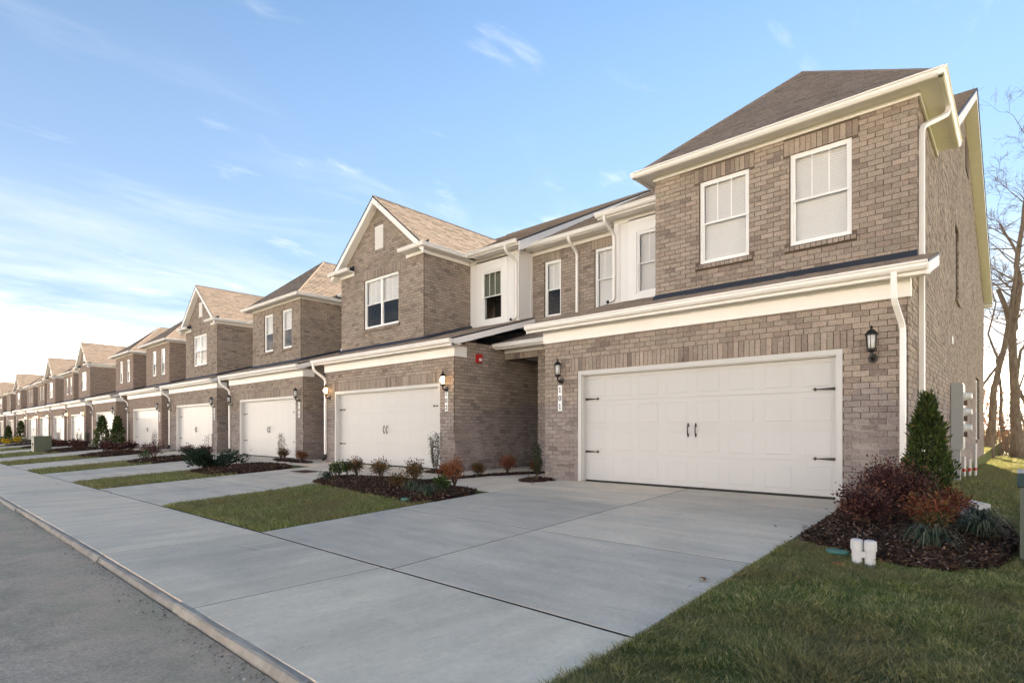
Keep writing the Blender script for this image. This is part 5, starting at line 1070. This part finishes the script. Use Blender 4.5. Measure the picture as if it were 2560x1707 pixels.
for i, (x0, x1) in enumerate(GAPS[1:]):
    grass([(x0, 3.32), (x1, 3.32), (x1, 6.6), (x0, 6.6)], 500 if i < 3 else 250, 0.08, 0.028, ['first', 'second', 'third', 'fourth', 'fifth', 'sixth', 'seventh', 'eighth'][i] + ' narrow far grass strip beyond the fourth driveway')

# ------------------------------------------------------------------ plants
def leafquads(P, D, L, W, roll=None):
    n = len(P); D = D / np.linalg.norm(D, axis=1, keepdims=True); r = RNG.normal(size=(n, 3)); S = np.cross(D, r); S /= np.linalg.norm(S, axis=1, keepdims=True) + 1e-9
    L = np.asarray(L)[:, None] if np.ndim(L) else L; W = np.asarray(W)[:, None] if np.ndim(W) else W
    return np.stack([P, P + D * L * .5 + S * W * .5, P + D * L, P + D * L * .5 - S * W * .5], 1)
def stems(name, segs, mat, parent):
    m = MB()
    for p, r in segs: m.tube(p, r, 4, cap=False)
    return m.build(name, mat, parent)
def ground_at(x, y):
    for b in BEDS:
        if in_poly(np.array([x]), np.array([y]), b)[0]: return float(mound(np.array([x]), np.array([y]), b, 0.05)[0])
    return g1(x, y)
def bush(name, x, y, h, w, mat, label, cat, n=900, leaf=(0.03, 0.016), loose=0.5, group=None, upright=0.35, hollow=0.35, cloud=None):
    z = ground_at(x, y); t = empty(name, (x, y, z), label, cat, group); o = np.array([x, y, z]); ns = 46 if n > 2000 else 26 if n > 500 else 14; segs = []; P = []; D = []
    for i in range(ns):
        a = RNG.uniform(0, 2 * np.pi); tip = np.array([math.cos(a) * w * .5 * RNG.uniform(.15, 1.0), math.sin(a) * w * .5 * RNG.uniform(.15, 1.0), h * RNG.uniform(.72, 1.08)])
        tip[2] *= 1 - 0.35 * (np.hypot(tip[0], tip[1]) / (w * .5)) ** 2
        mid = tip * .5 + np.array([RNG.normal(0, .03), RNG.normal(0, .03), h * .08]); segs.append(([tuple(o), tuple(o + mid), tuple(o + tip)], [0.006 * h + .002, .004 * h + .0015, .0015]))
        k = n // ns; u = RNG.uniform(hollow, 1.05, k) ** 0.8; base = np.where(u[:, None] < .5, o + mid * (u / .5)[:, None], o + mid + (tip - mid) * ((u - .5) / .5)[:, None])
        spread = (0.018 + w * 0.034) * (0.5 + loose) * (0.55 + 0.6 * u); off = RNG.normal(0, 1, (k, 3)) * spread[:, None]; off[:, 2] *= .7
        P.append(base + off); D.append(off + np.array([0, 0, upright * w * .2]) + RNG.normal(0, .02, (k, 3)))
    P = np.concatenate(P); D = np.concatenate(D); P[:, 2] = np.maximum(P[:, 2], z + 0.02); s = RNG.uniform(.6, 1.3, len(P))
    quads_obj('foliage', leafquads(P, D, leaf[0] * s, leaf[1] * s), mat, t); stems('stem', segs, 'twig', t); return t
def conifer(x, y, h, w, label, n=5200, leaf=(0.085, 0.035), group='conical evergreens'):
    z = ground_at(x, y); t = empty('conical_evergreen', (x, y, z), label, 'evergreen', group); o = np.array([x, y, z])
    u = RNG.uniform(0, 1, n) ** 0.8; r = (w / 2) * np.clip((1 - u) ** 0.62 * (0.62 + 0.55 * np.minimum(1, (u + .05) * 6)), 0.03, 1); a = RNG.uniform(0, 2 * np.pi, n)
    bump = 1 + 0.34 * np.sin(a * 4 + u * 19) * np.sin(u * 37 + a * 2) + 0.12 * RNG.normal(size=n); rr = r * bump * RNG.uniform(0.45, 1.0, n) ** 0.5
    P = o + np.stack([np.cos(a) * rr, np.sin(a) * rr, 0.03 + u * h * .95], 1); D = np.stack([np.cos(a) * .55, np.sin(a) * .55, np.ones(n) * .95], 1) + RNG.normal(0, .35, (n, 3)); s = RNG.uniform(.5, 1.3, n)
    k = int(n * .06); Pt = o + np.stack([RNG.normal(0, w * .09, k), RNG.normal(0, w * .09, k), h * RNG.uniform(.75, 1.0, k)], 1); Dt = np.stack([RNG.normal(0, .25, k), RNG.normal(0, .25, k), np.ones(k)], 1)
    ns = max(30, n // 70); az = RNG.uniform(0, 2 * np.pi, ns); us = RNG.uniform(.05, .92, ns); rs = (w / 2) * (1 - us) ** .62; kk = 14; f = np.tile(np.linspace(0, 1, kk), ns); ri = np.repeat(np.arange(ns), kk)
    Ps = o + np.stack([np.cos(az[ri]) * rs[ri] * (.7 + .38 * f), np.sin(az[ri]) * rs[ri] * (.7 + .38 * f), us[ri] * h * .95 + f * .16 * h * .6], 1) + RNG.normal(0, .012 * w / .66, (ns * kk, 3)); Ds = np.stack([np.cos(az[ri]) * .45, np.sin(az[ri]) * .45, np.ones(ns * kk)], 1) + RNG.normal(0, .3, (ns * kk, 3))
    P = np.concatenate([P, Ps]); D = np.concatenate([D, Ds]); s = np.concatenate([s, RNG.uniform(.5, 1.0, ns * kk)])
    quads_obj('foliage', leafquads(np.concatenate([P, Pt]), np.concatenate([D, Dt]), np.concatenate([leaf[0] * s, leaf[0] * RNG.uniform(.7, 1.6, k)]), np.concatenate([leaf[1] * s, leaf[1] * np.full(k, .5)])), 'thuja_leaf', t)
    m = MB(); m.tube([(x, y, z - .03), (x, y, z + h * .9)], [0.03 * w + .01, .004], 6); m.build('trunk', 'bark', t); return t
def tuft(x, y, h, w, label, n=150, group='clumps of strap-leaved grass'):
    z = ground_at(x, y); Q = []; o = np.array([x, y, z - .01])
    for i in range(n):
        a = RNG.uniform(0, 2 * np.pi); R_ = w * .5 * RNG.uniform(.35, 1.1); H_ = h * RNG.uniform(.55, 1.2); d = np.array([math.cos(a), math.sin(a), 0]); s = np.array([-d[1], d[0], 0]) * RNG.uniform(.004, .007); b = o + d * RNG.uniform(0, .05) + s * RNG.normal(0, 4)
        pts = [b, b + d * R_ * .3 + [0, 0, H_ * .75], b + d * R_ * .72 + [0, 0, H_ * .85], b + d * R_ * 1.1 + [0, 0, H_ * .35]]; ww = [1, 1, .8, .15]
        for j in range(3): Q.append((pts[j] - s * ww[j], pts[j] + s * ww[j], pts[j + 1] + s * ww[j + 1], pts[j + 1] - s * ww[j + 1]))
    o = quads_obj('strap_leaf_clump', np.array(Q), 'liriope_leaf'); tag(o, label, 'plant', group); return o
def holly(x, y, h, w, label, mat='holly_leaf', bare=False):
    z = ground_at(x, y); t = empty('columnar_holly', (x, y, z), label, 'shrub', 'narrow upright shrubs'); o = np.array([x, y, z]); segs = []; P = []; D = []
    for i in range(9):
        a = RNG.uniform(0, 2 * np.pi); q = np.array([math.cos(a), math.sin(a), 0]) * w * .5; tip = q * RNG.uniform(.3, 1.0) + [0, 0, h * RNG.uniform(.75, 1.05)]; mid = q * .7 + [0, 0, h * .45]
        segs.append(([tuple(o + q * .2), tuple(o + mid), tuple(o + tip)], [.007, .005, .002])); k = 150 if not bare else 60; u = RNG.uniform(.12, 1, k)
        base = np.where(u[:, None] < .5, o + mid * (u / .5)[:, None], o + mid + (tip - mid) * ((u - .5) / .5)[:, None]); off = RNG.normal(0, w * .10, (k, 3)); P.append(base + off); D.append(off * .6 + np.array([0, 0, .03]) + RNG.normal(0, .012, (k, 3)))
    P = np.concatenate(P); s = RNG.uniform(.7, 1.3, len(P)); quads_obj('foliage', leafquads(P, np.concatenate(D), .034 * s * max(1, h), .016 * s * max(1, h)), mat, t); stems('stem', segs, 'twig', t)
def juniper(x, y, w, h, label):
    z = ground_at(x, y); t = empty('spreading_juniper', (x, y, z), label, 'shrub'); o = np.array([x, y, z]); segs = []; P = []; D = []
    for i in range(34):
        a = RNG.uniform(0, 2 * np.pi); R_ = w * .5 * RNG.uniform(.45, 1.1); H_ = h * RNG.uniform(.25, 1.0); d = np.array([math.cos(a), math.sin(a), 0]); pts = [o, o + d * R_ * .45 + [0, 0, H_ * .7], o + d * R_ + [0, 0, H_]]
        segs.append(([tuple(p) for p in pts], [.014, .009, .003])); k = 130; u = RNG.uniform(.2, 1.05, k); base = np.where(u[:, None] < .5, pts[0] + (pts[1] - pts[0]) * (u / .5)[:, None], pts[1] + (pts[2] - pts[1]) * ((u - .5) / .5)[:, None])
        off = RNG.normal(0, .055, (k, 3)) * np.array([1, 1, .6]); P.append(base + off); D.append(d * .7 + off * 3 + [0, 0, .4] + RNG.normal(0, .25, (k, 3)))
    P = np.concatenate(P); P[:, 2] = np.maximum(P[:, 2], z + .02); s = RNG.uniform(.6, 1.4, len(P)); quads_obj('foliage', leafquads(P, np.concatenate(D), .10 * s, .035 * s), 'juniper_leaf', t); stems('stem', segs, 'twig', t)
def plants():
    conifer(-0.92, 9.35, 1.55, 0.53, 'bushy green conical evergreen at the near corner of house 101', 6800, (0.075, 0.026))
    bush('barberry_bush', -1.17, 8.35, 0.66, 0.86, 'barberry_leaf', 'tall dark purple barberry bush against the garage wall of 101', 'shrub', 6500, (0.034, 0.022), 1.0, 'purple barberry bushes')
    bush('barberry_bush', -1.37, 7.75, 0.40, 0.60, 'barberry_leaf', 'lower spreading barberry bush overhanging the mulch beside the near driveway', 'shrub', 4200, (0.034, 0.022), 1.0, 'purple barberry bushes')
    N = 'nandinas in the mulch beds'
    bush('nandina', -0.66, 8.72, 0.36, 0.50, 'nandina_red', 'red nandina in front of the conical evergreen at 101', 'shrub', 1900, (0.050, 0.015), .6, N, .1)
    bush('nandina', -0.74, 7.75, 0.40, 0.48, 'nandina_red', 'red and yellow-green nandina behind the strap-leaved clump at 101', 'shrub', 1900, (0.050, 0.015), .6, N, .1)
    bush('nandina', -0.66, 7.42, 0.28, 0.34, 'nandina_mixed', 'small green and orange nandina at the front of the 101 bed', 'shrub', 900, (0.046, 0.015), .6, N, .1)
    tuft(-0.66, 6.92, 0.24, 0.62, 'strap-leaved clump at the front edge of the 101 mulch bed')
    tuft(-0.36, 8.35, 0.24, 0.60, 'strap-leaved clump farthest back in the 101 mulch bed')
    tuft(-0.30, 7.72, 0.25, 0.62, 'strap-leaved clump beside the dark green utility cabinet')
    I = 'planted island'
    for x, y, h, w, lab in ((-12.2, 6.9, .24, .45, 'strap-leaved clump at the far left tip of the planted island'), (-8.55, 6.6, .24, .52, 'strap-leaved clump in the middle of the island bed'), (-7.85, 6.42, .26, .62, 'strap-leaved clump at the driveway corner of the island bed')): tuft(x, y, h, w, lab, 110)
    for x, y, h, w, lab in ((-11.95, 7.0, .38, .38, 'upright green laurel at the left end of the island bed'), (-12.5, 7.62, .36, .24, 'thin green laurel sprig behind the first laurel of the island'), (-7.98, 6.85, .26, .24, 'small green laurel next to the orange nandina')): bush('laurel_shrub', x, y, h, w, 'laurel_leaf', lab, 'shrub', 420, (.065, .030), .6, 'young laurels', .8)
    for x, y, h, w, mat, lab in ((-12.2, 7.70, .44, .34, 'nandina_mixed', 'reddish green nandina left in the island bed with tall tips'), (-10.84, 7.48, .46, .44, 'nandina_mixed', 'green nandina with orange tips in front of garage door 102'), (-9.27, 6.80, .28, .34, 'nandina_mixed', 'low brownish nandina at the grass edge of the island'), (-9.28, 7.21, .54, .38, 'nandina_mixed', 'tallest green nandina near the middle of the island bed'), (-9.72, 8.42, .37, .34, 'nandina_red', 'dark red nandina below the narrow holly at 102'), (-8.35, 7.50, .58, .40, 'nandina_orange', 'bright orange nandina at the right end of the island'), (-9.58, 9.35, .29, .28, 'nandina_mixed', 'first small nandina along the walk to the porch'), (-9.32, 10.1, .43, .42, 'nandina_red', 'largest red nandina along the walk to the porch'), (-9.05, 10.85, .30, .28, 'nandina_red', 'last small dark nandina nearest the porch'), (-19.9, 9.55, .38, .38, 'nandina_mixed', 'orange nandina at the foot of the holly by the third garage'), (-18.4, 9.45, .33, .36, 'nandina_red', 'low nandina in the recess between the second and third garages')):
        bush('nandina', x, y, h, w, mat, lab, 'shrub', 1100, (.055, .018), .8, N, .15)
    holly(-11.42, 9.58, 0.95, .30, 'narrow dark upright holly before the door of garage 102'); holly(-7.86, 9.50, .80, .20, 'narrow dark upright holly at the left corner of garage 101')
    holly(-20.15, 9.55, 1.0, .32, 'bare-topped upright shrub before the third garage', 'barberry_leaf', True)
    juniper(-18.7, 6.7, 1.9, .58, 'spreading blue-green juniper in the mulch left of the second driveway')
    for x, y, h, w, lab in ((-25.9, 8.3, .47, .68, 'small purple barberry beside the fourth driveway'), (-25.0, 8.6, .50, .62, 'round purple barberry near the fourth garage corner'), (-26.9, 7.3, .70, 1.25, 'wide purple barberry mass before the fifth garage'), (-33.8, 7.1, .6, .85, 'purple barberry on the strip left of the wide barberry mass'), (-42.6, 7.4, .58, .8, 'purple barberry left of the conical evergreens'), (-43.6, 7.9, .45, .7, 'low purple barberry under the far hollies'), (-35.0, 8.4, .46, .76, 'low barberry right of the conical evergreens'), (-34.6, 7.8, .4, .7, 'low barberry at the foot of the conical evergreens'), (-52.6, 7.7, .46, .98, 'far dark barberry patch beside the olive cabinet'), (-51.8, 8.2, .4, .66, 'smallest far barberry right of the olive cabinet')):
        bush('barberry_bush', x, y, h, w, 'barberry_leaf', lab, 'shrub', 1600 if x > -30 else 800, (.05, .032) if x > -30 else (.10, .065), .9, 'purple barberry bushes')
    holly(-25.9, 9.1, 1.0, .45, 'reddish upright shrub before the fourth garage', 'barberry_leaf', True); holly(-33.0, 8.9, 1.15, .36, 'bare upright shrub before the fifth garage', 'barberry_leaf', True)
    bush('laurel_shrub', -25.3, 6.55, .40, .46, 'laurel_leaf', 'green laurel at the end of the third grass strip', 'shrub', 260, (.07, .03), .5, 'young laurels', .8)
    for x, y, h, w, lab in ((-43.0, 8.8, 1.98, .74, 'left one of the two tall conical evergreens'), (-42.5, 9.5, 1.9, .68, 'right one of the two tall conical evergreens'), (-88.5, 9.0, 1.5, .64, 'leftmost tiny conical evergreen before a dark garage'), (-90.0, 10.3, 2.05, .9, 'small far conical evergreen right of the leftmost one')): conifer(x, y, h, w, lab, 900, (.20, .08))
    for x, y, h, lab in ((-46.6, 8.7, 1.15, 'far thin upright shrub right of the third gabled house door'), (-46.2, 8.2, 1.0, 'far thin upright shrub left of its twin'), (-55.8, 8.6, 1.05, 'farthest thin upright shrub behind the olive cabinet')): holly(x, y, h, .3, lab)
    for x, y, h, w, lab in ((-65.0, 6.4, .55, .72, 'yellow flowering mound at the left picture edge'), (-64.6, 7.1, .62, .78, 'yellow flowering mound beside the leftmost one')): bush('flower_mound', x, y, h, w, 'yellow_bloom', lab, 'flowers', 420, (.10, .08), .6, 'yellow flower mounds')
plants()

# ------------------------------------------------------------------ bare trees behind the end house
def tree(path, r0, label, seed, nb=26, blen=4.5, r1=0.05, extra=(), name='bare_tree', depth=3):
    rg = random.Random(seed); P = [Vector(p) for p in path]; t = empty(name, tuple(P[0]), label, 'tree', 'bare trees behind the end house')
    m = MB(); n = len(P); rad = [r0 + (r1 - r0) * (i / (n - 1)) ** 0.8 for i in range(n)]; rad[0] *= 1.25
    Q = []; RR = []
    for i in range(n - 1):
        for k in range(3): f = k / 3; Q.append(P[i].lerp(P[i + 1], f) + Vector((rg.uniform(-1, 1), rg.uniform(-1, 1), 0)) * 0.03); RR.append(rad[i] + (rad[i + 1] - rad[i]) * f)
    Q.append(P[-1]); RR.append(rad[-1]); m.tube([tuple(q) for q in Q], RR, 9); tr = m.build('trunk', 'bark', t, smooth=True)
    L = MB(); T = MB()
    def grow(p, d, ln, r, lev):
        k = 4; pts = [p]; dd = d.copy()
        for i in range(k):
            dd = (dd + Vector((rg.gauss(0, .22), rg.gauss(0, .22), rg.gauss(0.04, .18)))).normalized(); pts.append(pts[-1] + dd * ln / k)
        (L if lev < 1 else T).tube([tuple(q) for q in pts], [max(.006, r * (1 - .75 * i / k)) for i in range(k + 1)], 5 if lev < 1 else 3, cap=False)
        if lev >= depth: return
        for i in range(rg.randint(3, 5)):
            f = rg.uniform(.3, 1.0); j = min(k - 1, int(f * k)); q = pts[j].lerp(pts[j + 1], f * k - j); nd = (dd + Vector((rg.gauss(0, .75), rg.gauss(0, .75), rg.gauss(.1, .6)))).normalized(); grow(q, nd, ln * rg.uniform(.38, .62), r * .45, lev + 1)
    for i in range(nb):
        f = rg.uniform(.28, 1.0) ** .8; j = min(n - 2, int(f * (n - 1))); q = P[j].lerp(P[j + 1], f * (n - 1) - j); a = rg.uniform(0, 2 * math.pi); d = Vector((math.cos(a), math.sin(a), rg.uniform(.1, .9))).normalized(); grow(q, d, blen * rg.uniform(.5, 1.1) * (1.1 - .5 * f), (rad[j] * .30), 0)
    for p in extra: L.tube([tuple(Vector(q)) for q in p], [r0 * .55, r0 * .45, r0 * .36], 8)
    L.build('limbs', 'bark', t, smooth=True, kind='stuff'); T.build('twigs', 'bark', t, kind='stuff'); return t
def wood():
    tree([(-0.06, 45, -1.9), (-0.14, 45, 0.54), (-0.26, 45, 3.04), (-0.32, 45, 5.8), (0.02, 45, 8.64), (-0.14, 45, 9.75), (0.13, 45, 12.1), (0.47, 45, 15.4), (0.9, 45, 19.3)], 0.30, 'large bare tree with a crooked trunk and broken limb at right', 3, 30, 5.5, .06, extra=([(-0.32, 45, 5.7), (-0.59, 44.9, 7.3), (-0.95, 44.8, 8.45)],))
    tree([(-1.32, 43, -1.85), (-1.2, 43, 0.3), (-1.09, 43, 2.2), (-0.63, 43, 4.7), (-0.3, 43, 7.2), (-0.05, 43, 9.9), (-0.82, 43, 11.9)], 0.24, 'leaning bare tree beside the rear corner of the end house', 8, 20, 4.0, .05)
    for i, (x, y, h, r) in enumerate(((0.6, 58, 16, .2), (-2.2, 62, 15, .18), (-0.9, 70, 17, .2), (0.3, 76, 14, .16))):
        rg = random.Random(i + 40); z = -1.115 - .019 * 45; P = [(x + rg.uniform(-.4, .4) * k, y, z + h * k / 6) for k in range(7)]; tree(P, r, ['thin bare tree seen right of the leaning tree', 'thin bare tree directly behind the house corner', 'slender bare tree far back between the two larger trunks', 'faint farthest bare tree at the right picture edge'][i], 60 + i, 16, 3.6, .03, depth=2)
    # undergrowth: twigs and the last russet leaves, one mass
    n = 9000; px = RNG.uniform(-9, 6, n); py = RNG.uniform(50, 70, n); hh = RNG.gamma(2.2, .75, n) * (0.7 + .5 * np.sin(px * 1.7) ** 2); P = np.stack([px, py, np.full(n, -2.0) + np.minimum(hh, 4.8)], 1)
    quads_obj('undergrowth', leafquads(P, RNG.normal(0, 1, (n, 3)) + [0, 0, .3], .16 * RNG.uniform(.5, 1.4, n), .09 * RNG.uniform(.5, 1.4, n)), 'brush_leaf', None, 'stuff')
    o = bpy.data.objects['undergrowth']; tag(o, 'russet leafy undergrowth behind the bare trunks', 'brush')
    m = MB()
    for i in range(260):
        x, y = random.uniform(-9, 6), random.uniform(48, 68); h = random.uniform(1.2, 5.0); m.tube([(x, y, -2.1), (x + random.gauss(0, .3), y, -2 + h * .5), (x + random.gauss(0, .8), y, -2 + h)], [.03, .02, .008], 3, cap=False)
    b = m.build('brush_stems', 'bark', o, kind='stuff')
    n = 16000; px = RNG.uniform(-60, 40, n); py = RNG.uniform(95, 130, n); P = np.stack([px, py, -2 + RNG.beta(1.3, 2.2, n) * 9], 1); quads_obj('woodland_edge', leafquads(P, RNG.normal(0, .5, (n, 3)) + [0, 0, 1], 1.1 * RNG.uniform(.4, 1.4, n), .16 * RNG.uniform(.5, 1.4, n)), 'brush_leaf', None, 'stuff'); tag(bpy.data.objects['woodland_edge'], 'far hazy edge of leafless woodland on the horizon', 'woodland')
wood()

# ------------------------------------------------------------------ grit and leaf litter along the kerb
def litter():
    n = 2600; px = -RNG.gamma(1.4, 6.0, n) + 1.0; py = KERB_Y - 0.03 - np.abs(RNG.normal(0, .10, n)); pz = zs(px) - 0.064
    a = RNG.uniform(0, 2 * np.pi, n); L = RNG.uniform(.003, .012, n); W = L * RNG.uniform(.4, .9, n); d = np.stack([np.cos(a), np.sin(a), RNG.normal(0, .3, n)], 1); s = np.stack([-np.sin(a), np.cos(a), RNG.normal(0, .4, n)], 1); o = np.stack([px, py, pz + .005], 1)
    Q = np.stack([o - d * L[:, None], o + s * W[:, None], o + d * L[:, None], o - s * W[:, None]], 1); g = quads_obj('gutter_litter', Q, 'grit', None, 'stuff'); tag(g, 'loose grit and leaf crumbs lying along the kerb', 'litter')
m_mulch('grit', [(0, (0.10, 0.075, 0.05)), (0.4, (0.26, 0.22, 0.17)), (0.8, (0.45, 0.40, 0.33)), (1, (0.62, 0.57, 0.50))])
litter()
